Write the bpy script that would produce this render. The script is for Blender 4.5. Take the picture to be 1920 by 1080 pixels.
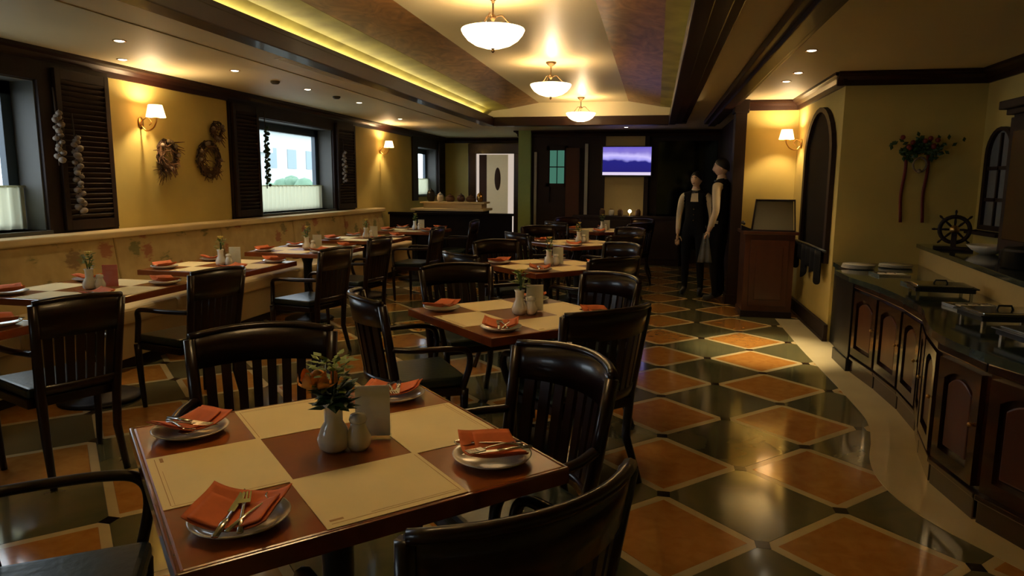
import bpy, bmesh, math, random
from mathutils import Vector, Matrix
random.seed(7)
PI = math.pi
scn = bpy.context.scene
for o in list(bpy.data.objects): bpy.data.objects.remove(o, do_unlink=True)
COL = scn.collection

# ------------------------------------------------------------------ camera
CAMZ = 1.45
R_ = Vector((0.97938691, 0.20185872, 0.00737154)); U_ = Vector((-0.03732532, 0.14498988, 0.98872886))
F_ = Vector((-0.19851474, 0.96862325, -0.14953563))
cd = bpy.data.cameras.new('camera'); cam = bpy.data.objects.new('camera', cd); COL.objects.link(cam)
cam.matrix_world = Matrix(((R_.x, U_.x, -F_.x, 0), (R_.y, U_.y, -F_.y, 0), (R_.z, U_.z, -F_.z, CAMZ), (0, 0, 0, 1)))
cd.sensor_width = 36; cd.lens = 1294.2 / 1920 * 36; cd.clip_start = .05
scn.camera = cam

# ------------------------------------------------------------------ world, exposure
w = bpy.data.worlds.new('sky'); scn.world = w; w.use_nodes = True
bg = w.node_tree.nodes['Background']; bg.inputs['Color'].default_value = (0.84, 0.93, 1.0, 1); bg.inputs['Strength'].default_value = 4.4
scn.view_settings.view_transform = 'Standard'; scn.view_settings.look = 'None'
scn.view_settings.exposure = 0.2; scn.view_settings.gamma = 1
scn.view_settings.use_curve_mapping = False
PEND_W, SCONCE_W, SPOT_W, COVE_W = 42, 20.0, 22.0, 15.0

# ------------------------------------------------------------------ materials
MATS = {}
def mat(name, col, rough=.5, metal=0, spec=.5, noise=0, nscale=20, col2=None, coat=0, emit=None, estr=0, bump=0, stretch=(1, 1, 1), trans=0, detail=3, distort=0):
    m = bpy.data.materials.new(name); m.use_nodes = True; nt = m.node_tree; b = nt.nodes['Principled BSDF']
    b.inputs['Base Color'].default_value = (*col, 1); b.inputs['Roughness'].default_value = rough
    b.inputs['Metallic'].default_value = metal; b.inputs['Specular IOR Level'].default_value = spec
    b.inputs['Coat Weight'].default_value = coat; b.inputs['Coat Roughness'].default_value = .08
    if emit: b.inputs['Emission Color'].default_value = (*emit, 1); b.inputs['Emission Strength'].default_value = estr
    if col2 is None: col2 = tuple(c * .6 for c in col)
    tc = nt.nodes.new('ShaderNodeTexCoord'); mp = nt.nodes.new('ShaderNodeMapping'); nz = nt.nodes.new('ShaderNodeTexNoise')
    mp.inputs['Scale'].default_value = stretch; nz.inputs['Scale'].default_value = nscale; nz.inputs['Detail'].default_value = detail
    nz.inputs['Distortion'].default_value = distort
    nt.links.new(tc.outputs['Object'], mp.inputs['Vector']); nt.links.new(mp.outputs['Vector'], nz.inputs['Vector'])
    rp = nt.nodes.new('ShaderNodeValToRGB'); rp.color_ramp.elements[0].position = .5 - .22; rp.color_ramp.elements[1].position = .5 + .22
    k = noise if noise else .12
    rp.color_ramp.elements[0].color = (*[a * (1 - k) + c * k for a, c in zip(col, col2)], 1); rp.color_ramp.elements[1].color = (*col, 1)
    nt.links.new(nz.outputs['Fac'], rp.inputs['Fac']); nt.links.new(rp.outputs['Color'], b.inputs['Base Color'])
    if bump:
        bp = nt.nodes.new('ShaderNodeBump'); bp.inputs['Strength'].default_value = bump; bp.inputs['Distance'].default_value = .01
        nt.links.new(nz.outputs['Fac'], bp.inputs['Height']); nt.links.new(bp.outputs['Normal'], b.inputs['Normal'])
    MATS[name] = m
    return m
mat('mahogany', (.040, .012, .007), .22, spec=.6, noise=.8, nscale=9, stretch=(1, 1, .12), coat=.5)
mat('mahogany_chair', (.018, .0055, .0035), .30, spec=.3, noise=.7, nscale=12, stretch=(1, 1, .15), coat=.22)
mat('darkwood', (.024, .010, .007), .6, spec=.3, noise=.7, nscale=8, stretch=(1, 1, .15))
mat('redwood', (.085, .024, .009), .35, noise=.6, nscale=7, stretch=(1, 1, .1), coat=.2)
mat('tabletop', (.34, .092, .013), .28, noise=.55, nscale=14, stretch=(.15, 1, 1), coat=.45)
mat('tableedge', (.22, .050, .014), .2, noise=.5, nscale=14, coat=.6)
mat('wall', (.64, .50, .15), .75, noise=.35, nscale=2.5, bump=.05)
mat('ceil', (.66, .57, .36), .55, noise=.15, nscale=1.5)
mat('cream', (.80, .70, .46), .42, noise=.2, nscale=1.2)
mat('gold', (.55, .48, .12), .5, noise=.8, nscale=3, col2=(.18, .13, .02), stretch=(1, .8, 1))
mat('brownpanel', (.44, .22, .07), .35, noise=.9, nscale=2.2, col2=(.12, .05, .015), stretch=(2.2, 1.0, 1), distort=3.0, detail=5)
mat('cornice', (.030, .009, .005), .45, spec=.25, noise=.6, nscale=6, stretch=(1, .1, 1), coat=.12)
mat('bronze', (.10, .06, .03), .4, metal=.8)
mat('matteblack', (.006, .004, .004), .9, spec=.12)
mat('doorpale_glow', (.75, .62, .40), .6, emit=(.8, .62, .36), estr=.16)  # emission added so the pale door leaf looks lit
mat('leather', (.020, .032, .026), .32, noise=.4, nscale=40, bump=.1)
mat('brass', (.50, .30, .10), .3, metal=1)
mat('steel', (.62, .60, .56), .18, metal=1)
mat('iron', (.03, .025, .02), .45, metal=.6)
mat('porcelain', (.74, .70, .62), .18, coat=.4)
mat('napkin', (.72, .17, .045), .8, noise=.4, nscale=30, bump=.15)
mat('paper', (.92, .76, .40), .6, noise=.12, nscale=8)
mat('print', (.55, .30, .10), .7)
mat('card', (.86, .82, .70), .5)
mat('pinkcard', (.78, .20, .16), .5)
mat('leaf', (.035, .085, .02), .45, noise=.6, nscale=30)
mat('lightleaf', (.17, .24, .03), .5, noise=.5, nscale=30)
mat('petal', (.85, .28, .04), .5, noise=.5, nscale=25, col2=(.85, .55, .12))
mat('yellowpetal', (.80, .62, .12), .5)
mat('marble_green', (.020, .034, .026), .12, noise=.7, nscale=6, col2=(.06, .08, .06), coat=.6, distort=1.5)
mat('orange_stone', (.52, .24, .05), .13, noise=.5, nscale=14, col2=(.30, .10, .015), coat=.4, detail=6, distort=.6)
mat('dark_stone', (.155, .130, .055), .10, noise=.7, nscale=4, col2=(.075, .085, .040), coat=.4, detail=6, distort=.6)
mat('beige_stone', (.62, .48, .24), .16, noise=.3, nscale=6, coat=.3)
mat('band_stone', (.62, .52, .30), .16, noise=.25, nscale=4, coat=.3)
mat('inset_stone', (.020, .008, .006), .15)
mat('grout', (.10, .075, .04), .6)
mat('bench_cream', (.62, .47, .24), .75, noise=.2, nscale=5)
mat('frame_blue', (.03, .05, .07), .35)
mat('reveal', (.085, .08, .07), .6)
mat('twig', (.05, .025, .012), .8, noise=.6, nscale=40)
mat('dried', (.13, .06, .025), .8, noise=.6, nscale=30)
mat('garlic', (.22, .19, .14), .6, noise=.5, nscale=30, col2=(.2, .08, .06))
mat('ribbon', (.20, .02, .015), .5)
mat('black', (.010, .010, .011), .35)
mat('blackcloth', (.006, .006, .007), .9, spec=.2)
mat('shirt', (.62, .52, .36), .75)
mat('skin', (.62, .42, .30), .5)
mat('skinpale', (.42, .30, .20), .5)
mat('hair', (.008, .006, .005), .5)
mat('greycloth', (.15, .16, .17), .85, noise=.3, nscale=30)
mat('brick_out', (.42, .45, .43), .9)
mat('tree_out', (.13, .22, .14), .9, noise=.7, nscale=3)
mat('window_out', (.18, .24, .26), .5)
mat('ground_out', (.25, .26, .24), .9)
mat('oliveboard', (.13, .10, .04), .5)
mat('eyewhite', (.6, .58, .52), .3)
mat('lips', (.25, .09, .07), .5)
mat('green_lit_wall', (.34, .50, .20), .7)  # greenish light on the return wall, put into its base colour
mat('backbeige', (.50, .36, .13), .7)
mat('pole', (.45, .42, .33), .5)
mat('brownfabric', (.08, .03, .015), .8)
mat('whiteware', (.68, .60, .48), .4)
mat('darkpanel', (.05, .06, .06), .08, metal=1)
for nm in ('orange_stone', 'dark_stone', 'beige_stone', 'band_stone'):   # each tile shows its own patch of stone
    nt = MATS[nm].node_tree; geo = nt.nodes.new('ShaderNodeNewGeometry'); mp = [n for n in nt.nodes if n.type == 'MAPPING'][0]
    nt.links.new(geo.outputs['Position'], mp.inputs['Vector'])

def raw(name):
    m = bpy.data.materials.new(name); m.use_nodes = True; nt = m.node_tree
    for n in list(nt.nodes): nt.nodes.remove(n)
    out = nt.nodes.new('ShaderNodeOutputMaterial'); MATS[name] = m
    return m, nt, out
def glassmat(name, tint, gl):
    m, nt, out = raw(name); t = nt.nodes.new('ShaderNodeBsdfTransparent'); t.inputs[0].default_value = (*tint, 1)
    g = nt.nodes.new('ShaderNodeBsdfGlossy'); g.inputs['Roughness'].default_value = .02
    mx = nt.nodes.new('ShaderNodeMixShader'); mx.inputs[0].default_value = gl
    nt.links.new(t.outputs[0], mx.inputs[1]); nt.links.new(g.outputs[0], mx.inputs[2]); nt.links.new(mx.outputs[0], out.inputs[0])
glassmat('glass', (.95, .98, 1), .06)
glassmat('clearglass', (.97, .98, .97), .04)
def translu(name, col, emit=None, estr=0, tr=.5):
    m, nt, out = raw(name); d = nt.nodes.new('ShaderNodeBsdfDiffuse'); t = nt.nodes.new('ShaderNodeBsdfTranslucent')
    d.inputs[0].default_value = (*col, 1); t.inputs[0].default_value = (*col, 1)
    mx = nt.nodes.new('ShaderNodeMixShader'); mx.inputs[0].default_value = tr
    nt.links.new(d.outputs[0], mx.inputs[1]); nt.links.new(t.outputs[0], mx.inputs[2])
    if emit:
        e = nt.nodes.new('ShaderNodeEmission'); e.inputs[0].default_value = (*emit, 1); e.inputs[1].default_value = estr
        a = nt.nodes.new('ShaderNodeAddShader'); nt.links.new(mx.outputs[0], a.inputs[0]); nt.links.new(e.outputs[0], a.inputs[1]); nt.links.new(a.outputs[0], out.inputs[0])
    else: nt.links.new(mx.outputs[0], out.inputs[0])
translu('curtain', (.62, .60, .42), tr=.6)
translu('bowlglass', (.9, .8, .6), (1, .84, .56), 3.4, .5)
translu('shadeglass', (.9, .75, .5), (1, .66, .34), 3.2, .5)
def emis(name, col, s):
    m, nt, out = raw(name); e = nt.nodes.new('ShaderNodeEmission'); e.inputs[0].default_value = (*col, 1); e.inputs[1].default_value = s
    nt.links.new(e.outputs[0], out.inputs[0])
emis('lampdisc', (1, .84, .6), 7)
emis('green_reflection', (.18, .55, .38), .26)
emis('doorway_glow', (.85, .70, .58), .6)
# floral tapestry
def floral():
    m = mat('floral', (.5, .37, .16), .85); nt = m.node_tree; b = nt.nodes['Principled BSDF']
    tc = nt.nodes.new('ShaderNodeTexCoord'); v = nt.nodes.new('ShaderNodeTexVoronoi'); v.inputs['Scale'].default_value = 4.6
    nz = nt.nodes.new('ShaderNodeTexNoise'); nz.inputs['Scale'].default_value = 22
    mxv = nt.nodes.new('ShaderNodeMixRGB'); mxv.inputs[0].default_value = .12
    nt.links.new(tc.outputs['Object'], mxv.inputs[1]); nt.links.new(nz.outputs['Color'], mxv.inputs[2]); nt.links.new(mxv.outputs[0], v.inputs['Vector'])
    r = nt.nodes.new('ShaderNodeValToRGB'); e = r.color_ramp.elements
    e[0].position = .22; e[0].color = (1, 1, 1, 1); e[1].position = .33; e[1].color = (0, 0, 0, 1)
    nt.links.new(v.outputs['Distance'], r.inputs['Fac'])
    hs = nt.nodes.new('ShaderNodeValToRGB'); h = hs.color_ramp.elements; hs.color_ramp.interpolation = 'CONSTANT'
    h[0].color = (.30, .06, .04, 1); h[1].position = .35; h[1].color = (.10, .13, .04, 1); n = h.new(.65); n.color = (.14, .07, .03, 1); n = h.new(.8); n.color = (.12, .13, .05, 1)
    nt.links.new(v.outputs['Color'], hs.inputs['Fac'])
    nb = nt.nodes.new('ShaderNodeValToRGB'); nb.color_ramp.elements[0].color = (.36, .25, .09, 1); nb.color_ramp.elements[1].color = (.56, .42, .19, 1)
    n2 = nt.nodes.new('ShaderNodeTexNoise'); n2.inputs['Scale'].default_value = 9; nt.links.new(tc.outputs['Object'], n2.inputs['Vector']); nt.links.new(n2.outputs['Fac'], nb.inputs['Fac'])
    mm = nt.nodes.new('ShaderNodeMixRGB'); mf = nt.nodes.new('ShaderNodeMath'); mf.operation = 'MULTIPLY'; mf.inputs[1].default_value = .7
    nt.links.new(r.outputs['Color'], mf.inputs[0]); nt.links.new(mf.outputs[0], mm.inputs[0]); nt.links.new(nb.outputs['Color'], mm.inputs[1]); nt.links.new(hs.outputs['Color'], mm.inputs[2])
    nt.links.new(mm.outputs[0], b.inputs['Base Color'])
floral()
# tv picture: lavender sky over a dark ridge, pale ticker strip (screen, so it emits)
def tvmat():
    m, nt, out = raw('tvpicture'); tc = nt.nodes.new('ShaderNodeTexCoord'); sp = nt.nodes.new('ShaderNodeSeparateXYZ'); nt.links.new(tc.outputs['Object'], sp.inputs[0])
    nz = nt.nodes.new('ShaderNodeTexNoise'); nz.inputs['Scale'].default_value = 3.5; nt.links.new(tc.outputs['Object'], nz.inputs['Vector'])
    a = nt.nodes.new('ShaderNodeMath'); a.operation = 'MULTIPLY_ADD'; a.inputs[1].default_value = .16; nt.links.new(nz.outputs['Fac'], a.inputs[0]); nt.links.new(sp.outputs['Z'], a.inputs[2])
    mr = nt.nodes.new('ShaderNodeMapRange'); mr.inputs['From Min'].default_value = -.18; mr.inputs['From Max'].default_value = .34; nt.links.new(a.outputs[0], mr.inputs['Value'])
    r = nt.nodes.new('ShaderNodeValToRGB'); e = r.color_ramp.elements
    e[0].position = 0; e[0].color = (.02, .015, .16, 1); e[1].position = 1; e[1].color = (.16, .12, .62, 1)
    for p, c in ((.50, (.02, .018, .20, 1)), (.57, (.35, .32, .85, 1)), (.68, (.62, .55, 1, 1)), (.82, (.24, .19, .62, 1))):
        n = e.new(p); n.color = c
    nt.links.new(mr.outputs[0], r.inputs['Fac'])
    em = nt.nodes.new('ShaderNodeEmission'); em.inputs[1].default_value = .9; nt.links.new(r.outputs['Color'], em.inputs[0]); nt.links.new(em.outputs[0], out.inputs[0])
tvmat(); emis('tickerstrip', (.75, .65, .85), .9)

# ------------------------------------------------------------------ mesh builder
class MB:
    def __init__(s): s.v = []; s.f = []; s.m = []; s.s = []; s.M = Matrix.Identity(4)
    def add(s, vs, fs, mi=0, smooth=False):
        n = len(s.v); s.v += [s.M @ Vector(v) for v in vs]; s.f += [[n + i for i in f] for f in fs]; s.m += [mi] * len(fs); s.s += [smooth] * len(fs)
    def box(s, x0, x1, y0, y1, z0, z1, mi=0):
        s.add([(x0, y0, z0), (x1, y0, z0), (x1, y1, z0), (x0, y1, z0), (x0, y0, z1), (x1, y0, z1), (x1, y1, z1), (x0, y1, z1)],
              [(0, 3, 2, 1), (4, 5, 6, 7), (0, 1, 5, 4), (1, 2, 6, 5), (2, 3, 7, 6), (3, 0, 4, 7)], mi)
    def lathe(s, prof, n=20, c=(0, 0, 0), mi=0, smooth=True):
        vs = []; fs = []
        for r, z in prof:
            for k in range(n): a = 2 * PI * k / n; vs.append((c[0] + r * math.cos(a), c[1] + r * math.sin(a), c[2] + z))
        for i in range(len(prof) - 1):
            for k in range(n): fs.append((i * n + k, i * n + (k + 1) % n, (i + 1) * n + (k + 1) % n, (i + 1) * n + k))
        if prof[0][0] > 1e-4: fs.append(tuple(reversed(range(n))))
        if prof[-1][0] > 1e-4: fs.append(tuple((len(prof) - 1) * n + k for k in range(n)))
        s.add(vs, fs, mi, smooth)
    def tube(s, pts, rad, n=8, mi=0, flat=1.0):
        pts = [Vector(p) for p in pts]; rs = rad if isinstance(rad, (list, tuple)) else [rad] * len(pts); vs = []; fs = []
        up = Vector((0, 0, 1)); 
        for i, p in enumerate(pts):
            t = (pts[min(i + 1, len(pts) - 1)] - pts[max(i - 1, 0)]).normalized()
            if i == 0:
                a = t.cross(up if abs(t.z) < .9 else Vector((1, 0, 0))).normalized()
            else: a = (a - t * a.dot(t)).normalized()
            b = t.cross(a)
            for k in range(n): q = 2 * PI * k / n; vs.append(p + a * math.cos(q) * rs[i] + b * math.sin(q) * rs[i] * flat)
        for i in range(len(pts) - 1):
            for k in range(n): fs.append((i * n + k, i * n + (k + 1) % n, (i + 1) * n + (k + 1) % n, (i + 1) * n + k))
        fs.append(tuple(reversed(range(n)))); fs.append(tuple((len(pts) - 1) * n + k for k in range(n)))
        s.add(vs, fs, mi, True)
    def prism(s, poly, z0, z1, mi=0, axis='z'):
        n = len(poly); f = {'z': lambda p, h: (p[0], p[1], h), 'y': lambda p, h: (p[0], h, p[1]), 'x': lambda p, h: (h, p[0], p[1])}[axis]
        vs = [f(p, z0) for p in poly] + [f(p, z1) for p in poly]
        s.add(vs, [tuple(reversed(range(n))), tuple(range(n, 2 * n))] + [(i, (i + 1) % n, n + (i + 1) % n, n + i) for i in range(n)], mi)
    def grid(s, P, nu, nv, th=None, mi=0, smooth=True):
        """P(u,v)->Vector front surface; th: thickness vector fn or None"""
        vs = [P(i / nu, j / nv) for j in range(nv + 1) for i in range(nu + 1)]; W = nu + 1; fs = []
        for j in range(nv):
            for i in range(nu): fs.append((j * W + i, j * W + i + 1, (j + 1) * W + i + 1, (j + 1) * W + i))
        if th is not None:
            N = len(vs); vs += [v + th(i / nu, j / nv) for (j, i), v in zip([(j, i) for j in range(nv + 1) for i in range(nu + 1)], vs[:N])]
            fs += [tuple(N + k for k in reversed(f)) for f in fs[:nu * nv]]
            rim = [i for i in range(W)] + [j * W + nu for j in range(1, nv + 1)] + [nv * W + i for i in range(nu - 1, -1, -1)] + [j * W for j in range(nv - 1, 0, -1)]
            for a, b in zip(rim, rim[1:] + rim[:1]): fs.append((b, a, N + a, N + b))
        s.add(vs, fs, mi, smooth)
    def ball(s, c, r, n=10, m=7, mi=0, sc=(1, 1, 1)):
        vs = [(c[0], c[1], c[2] - r * sc[2])]; fs = []
        for j in range(1, m):
            t = PI * j / m
            for k in range(n): a = 2 * PI * k / n; vs.append((c[0] + r * sc[0] * math.sin(t) * math.cos(a), c[1] + r * sc[1] * math.sin(t) * math.sin(a), c[2] - r * sc[2] * math.cos(t)))
        vs.append((c[0], c[1], c[2] + r * sc[2])); L = len(vs) - 1
        for k in range(n): fs.append((0, 1 + (k + 1) % n, 1 + k)); fs.append((L, L - n + k, L - n + (k + 1) % n))
        for j in range(m - 2):
            for k in range(n): a = 1 + j * n; fs.append((a + k, a + (k + 1) % n, a + n + (k + 1) % n, a + n + k))
        s.add(vs, fs, mi, True)
    def build(s, name, mats, parent=None, bevel=0, seg=2, loc=None):
        me = bpy.data.meshes.new(name); me.from_pydata([tuple(v) for v in s.v], [], s.f)
        for m in (mats if isinstance(mats, (list, tuple)) else [mats]): me.materials.append(MATS[m])
        me.polygons.foreach_set('material_index', s.m); me.polygons.foreach_set('use_smooth', s.s); me.validate(); me.update()
        bm = bmesh.new(); bm.from_mesh(me); bmesh.ops.recalc_face_normals(bm, faces=bm.faces)
        if bevel:
            es = [e for e in bm.edges if len(e.link_faces) == 2 and e.calc_face_angle(0) > .6]
            bmesh.ops.bevel(bm, geom=es, offset=bevel, segments=seg, profile=.6, affect='EDGES', clamp_overlap=True)
        bm.to_mesh(me); bm.free()
        o = bpy.data.objects.new(name, me); COL.objects.link(o)
        if parent: o.parent = parent
        if loc: o.location = loc
        return o
def tag(o, label=None, cat=None, group=None, kind=None):
    if label: o['label'] = label
    if cat: o['category'] = cat
    if group: o['group'] = group
    if kind: o['kind'] = kind
    return o
def thing(name, label, cat, loc=(0, 0, 0), rz=0, group=None):
    o = bpy.data.objects.new(name, None); COL.objects.link(o); o.location = loc; o.rotation_euler = (0, 0, rz); o.empty_display_size = .1
    return tag(o, label, cat, group)
def struct(o): o['kind'] = 'structure'; return o
def dup(root, loc, rz, label, group=None):
    r = root.copy(); COL.objects.link(r); r.location = loc; r.rotation_euler = (0, 0, rz); r['label'] = label
    if group: r['group'] = group
    for ch in list(root.children):
        c = ch.copy(); COL.objects.link(c); c.parent = r
        for g in list(ch.children):
            d = g.copy(); COL.objects.link(d); d.parent = c
    return r
def bez(pts, n=10):
    P = [Vector(p) for p in pts]; out = []
    P = [P[0] * 2 - P[1]] + P + [P[-1] * 2 - P[-2]]
    for i in range(1, len(P) - 2):
        for k in range(n):
            t = k / n; a, b, c, d = P[i - 1], P[i], P[i + 1], P[i + 2]
            out.append(.5 * ((2 * b) + (c - a) * t + (2 * a - 5 * b + 4 * c - d) * t * t + (3 * b - a - 3 * c + d) * t ** 3))
    out.append(P[-2]); return out
def light(kind, name, loc, energy, col, size=.1, rot=None, **k):
    d = bpy.data.lights.new(name, kind); d.energy = energy; d.color = col
    if kind == 'AREA': d.size = size
    else: d.shadow_soft_size = size
    for a, b in k.items(): setattr(d, a, b)
    o = bpy.data.objects.new(name, d); COL.objects.link(o); o.location = loc
    if rot: o.rotation_euler = rot
    return o

# ------------------------------------------------------------------ floor
CX = 2.45
b = MB(); b.box(-5.0, 3.0, -2.6, 15.4, -.12, -.006); floor = struct(b.build('floor', 'grout'))
ox, oy, d = .0902, 3.174, .3915
g = .0; bd = .042      # beige border width along the side
def dia(r): return [(0, -r), (r, 0), (0, r), (-r, 0)]
ro = d - .0015
ri = ro - bd * 1.414
mo = MB(); mo.prism(dia(ri), -.006, 0, 0)
for k in range(4):
    a = dia(ro); c = dia(ri + .0012); p = [a[k], a[(k + 1) % 4], c[(k + 1) % 4], c[k]]; mo.prism(p, -.006, -.0003, 1)
mdk = MB(); mdk.prism(dia(ro), -.006, 0, 0)
mi_ = MB(); q = .029; mi_.prism([(-q, -q), (q, -q), (q, q), (-q, q)], -.0055, .0009, 0)
P_or = P_dk = P_in = None
far = [MB(), MB(), MB()]
nt_ = 0
for j in range(-15, 31):
    for i in range(-13, 5):
        x = ox + d * i; y = oy + d * j
        if not (-4.75 < x < 1.75 and -2.4 < y < 15.2): continue
        par = (i + j) % 2
        near = (y > -.2 and y < 10.6 and abs(x + .0) < 9 and x > -.9 * y - 1.2)
        if par == 0: src, nm, proto, mats = mi_, 'tile_inset', P_in, 'inset_stone'
        elif i % 2 == 0: src, nm, proto, mats = mo, 'orange_tile', P_or, ['orange_stone', 'beige_stone']
        else: src, nm, proto, mats = mdk, 'dark_tile', P_dk, 'dark_stone'
        if near:
            if proto is None:
                o = src.build(nm, mats, floor); o.location = (x, y, 0)
                if par == 0: P_in = o
                elif i % 2 == 0: P_or = o
                else: P_dk = o
            else:
                o = proto.copy(); COL.objects.link(o); o.location = (x, y, 0)
        else:
            F = far[0 if par == 0 else (1 if i % 2 == 0 else 2)]; nb = len(F.v)
            F.v += [Vector((v.x + x, v.y + y, v.z)) for v in src.v]; F.f += [[nb + t for t in f] for f in src.f]; F.m += src.m; F.s += src.s
for F, nm, mats in zip(far, ('far_tile_inset', 'far_orange_tile', 'far_dark_tile'), ('inset_stone', ['orange_stone', 'beige_stone'], 'dark_stone')):
    o = F.build(nm, mats, floor); o['kind'] = 'stuff'
# cream border band beside the buffet, in stones
edge = [(1.34, 7.9), (1.335, 7.2), (1.33, 6.5), (1.34, 5.9), (1.35, 5.4), (1.355, 4.9), (1.345, 4.5), (1.27, 4.15), (1.18, 3.85), (1.145, 3.6), (1.165, 3.35), (1.25, 3.1), (1.38, 2.88), (1.50, 2.65), (1.62, 2.3), (1.7, 1.9), (1.75, 1.2), (1.75, -1)]
edge = [(v.x, v.y) for v in bez([(a, c_, 0) for a, c_ in edge], 5)]
for q in range(0, len(edge) - 1, 5):
    pl = edge[q:q + 6]; s = MB(); s.prism(pl + [(2.0, pl[-1][1]), (2.0, pl[0][1])], -.003, .0022); s.build('border_stone', 'band_stone', floor)

# ------------------------------------------------------------------ ceiling
CZ = 2.45
XL, XR, YE = -2.62, .20, 11.1       # tray opening
b = MB(); b.box(-5.0, XL - .02, -2.7, 15.5, CZ, CZ + .05); b.box(XR + .02, 3.0, -2.7, 15.5, CZ, CZ + .05)
b.box(XL - .02, XR + .02, YE, 15.5, CZ, CZ + .05); b.box(-5, 3, -2.7, 15.5, 3.0, 3.1)
ceiling = struct(b.build('ceiling', 'ceil'))
# tray: gold cove, brown side panels, cream centre, cream end wall
def strip(name, xz, m, y0=-2.6, y1=YE, par=None):
    b = MB(); (x0, z0), (x1, z1) = xz
    b.add([(x0, y0, z0), (x1, y0, z1), (x1, y1, z1), (x0, y1, z0), (x0, y0, z0 + .02), (x1, y0, z1 + .02), (x1, y1, z1 + .02), (x0, y1, z0 + .02)],
          [(0, 3, 2, 1), (4, 5, 6, 7), (0, 1, 5, 4), (1, 2, 6, 5), (2, 3, 7, 6), (3, 0, 4, 7)]); return b.build(name, m, ceiling if par is None else par)
c0 = -1.16
strip('centre_panel', ((c0 - .70, 2.72), (c0 + .70, 2.72)), 'cream')
for s in (-1, 1):
    for k in range(5):
        y0 = -2.6 + k * 2.74; strip('brown_panel', ((c0 + s * .70, 2.72), (c0 + s * 1.18, 2.635)), 'brownpanel', y0, y0 + 2.735)
    strip('gold_cove', ((c0 + s * 1.18, 2.634), (c0 + s * 1.46, 2.605)), 'gold'); strip('gold_cove', ((c0 + s * 1.46, 2.605), (c0 + s * 1.64, 2.47)), 'gold')
b = MB(); b.box(c0 - 1.62, c0 + 1.62, YE, YE + .02, CZ, 2.76); b.build('end_panel', 'cream', ceiling)
b = MB(); b.box(c0 - 1.62, c0 + 1.62, -2.66, -2.6, CZ, 2.76); b.build('end_panel', 'cream', ceiling)
# trim around the tray: stepped dark mouldings
def rail(b, x0, x1, z0, z1, y0=-2.6, y1=YE): b.box(x0, x1, y0, y1, z0, z1)
b = MB(); rail(b, -2.86, -2.74, 2.405, 2.449); rail(b, -2.78, -2.60, 2.375, 2.449); rail(b, -2.68, -2.58, 2.36, 2.47); rail(b, -2.63, -2.60, 2.47, 2.51)
struct(b.build('trim_1', 'cornice', bevel=.008))
b = MB(); rail(b, .32, .43, 2.405, 2.449); rail(b, .19, .36, 2.375, 2.449); rail(b, .155, .26, 2.36, 2.47); rail(b, .18, .21, 2.47, 2.51)
struct(b.build('trim_2', 'cornice', bevel=.008))
b = MB(); b.box(-2.86, .43, YE, YE + .30, 2.395, 2.449); b.box(-2.58, .155, YE - .06, YE + .12, 2.36, 2.50); struct(b.build('trim_3', 'cornice', bevel=.008))
b = MB(); rail(b, .70, .93, 2.385, 2.449, -2.6, 11.4); rail(b, .76, .87, 2.35, 2.40, -2.6, 11.4); struct(b.build('trim_4', 'cornice', bevel=.008))
b = MB(); rail(b, -3.36, -3.33, 2.443, 2.452, -2.6, 12.5); struct(b.build('trim_5', 'ceil', bevel=.002))

# ------------------------------------------------------------------ walls
WX = -4.7
opens = [(-1.9, -.2, 1.06, 2.22), (2.9, 4.62, 1.06, 2.22), (7.62, 9.62, 1.06, 2.22), (13.35, 14.6, 1.2, 2.18)]
def wall_x(name, x0, x1, y0, y1, z1, holes, m):
    b = MB(); y = y0
    for a, c, z0, zt in holes:
        b.box(x0, x1, y, a, 0, z1); b.box(x0, x1, a, c, 0, z0); b.box(x0, x1, a, c, zt, z1); y = c
    b.box(x0, x1, y, y1, 0, z1); return struct(b.build(name, m))
wall_x('wall_left', WX - .3, WX, -2.6, 15.4, CZ, opens, 'wall')
b = MB(); b.box(-5.0, -2.6, 15.2, 15.4, 0, CZ)
struct(b.build('wall_back_left', 'wall'))
b = MB(); b.box(-2.60, -2.36, 13.2, 15.2, 0, CZ); struct(b.build('wall_return', 'green_lit_wall'))
b = MB(); b.box(-2.36, 1.35, 13.3, 13.5, 0, CZ); struct(b.build('wall_back', 'darkwood'))
b = MB(); b.box(-5.0, 3.0, -2.7, -2.6, 0, 2.6); struct(b.build('wall_behind', 'wall'))
b = MB(); b.box(1.12, 1.3, 9.06, 13.3, 0, CZ); struct(b.build('wall_passage', 'darkwood'))
b = MB(); b.box(1.0, 1.9, 8.9, 9.05, 0, CZ); struct(b.build('wall_nook', 'wall'))
b = MB(); b.box(.90, 1.03, 8.76, 8.98, 0, CZ); b.box(.88, 1.05, 8.74, 9.0, 0, .12); b.box(.88, 1.05, 8.74, 9.0, 2.3, CZ); struct(b.build('trim_6', 'darkwood', bevel=.006))
# right side pier with arched recess
AY0, AY1, AZ0, AZS = 6.98, 8.22, .72, 1.72
def arch_pts(y0, y1, z0, zs, n=14):
    r = (y1 - y0) / 2; c = (y0 + y1) / 2
    return [(y0, z0), (y1, z0)] + [(c + r * math.cos(PI * k / n), zs + r * .82 * math.sin(PI * k / n)) for k in range(n + 1)]
b = MB(); b.box(1.63, 2.0, 6.84, 9.0, 0, CZ); struct(b.build('wall_right_pier', 'wall'))
b = MB(); b.box(2.0, 3.0, 6.84, 7.05, 0, CZ); struct(b.build('wall_right_back', 'wall'))
b = MB(); b.box(2.78, 2.95, -2.6, 6.84, 0, CZ); struct(b.build('wall_right', 'wall'))
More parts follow.
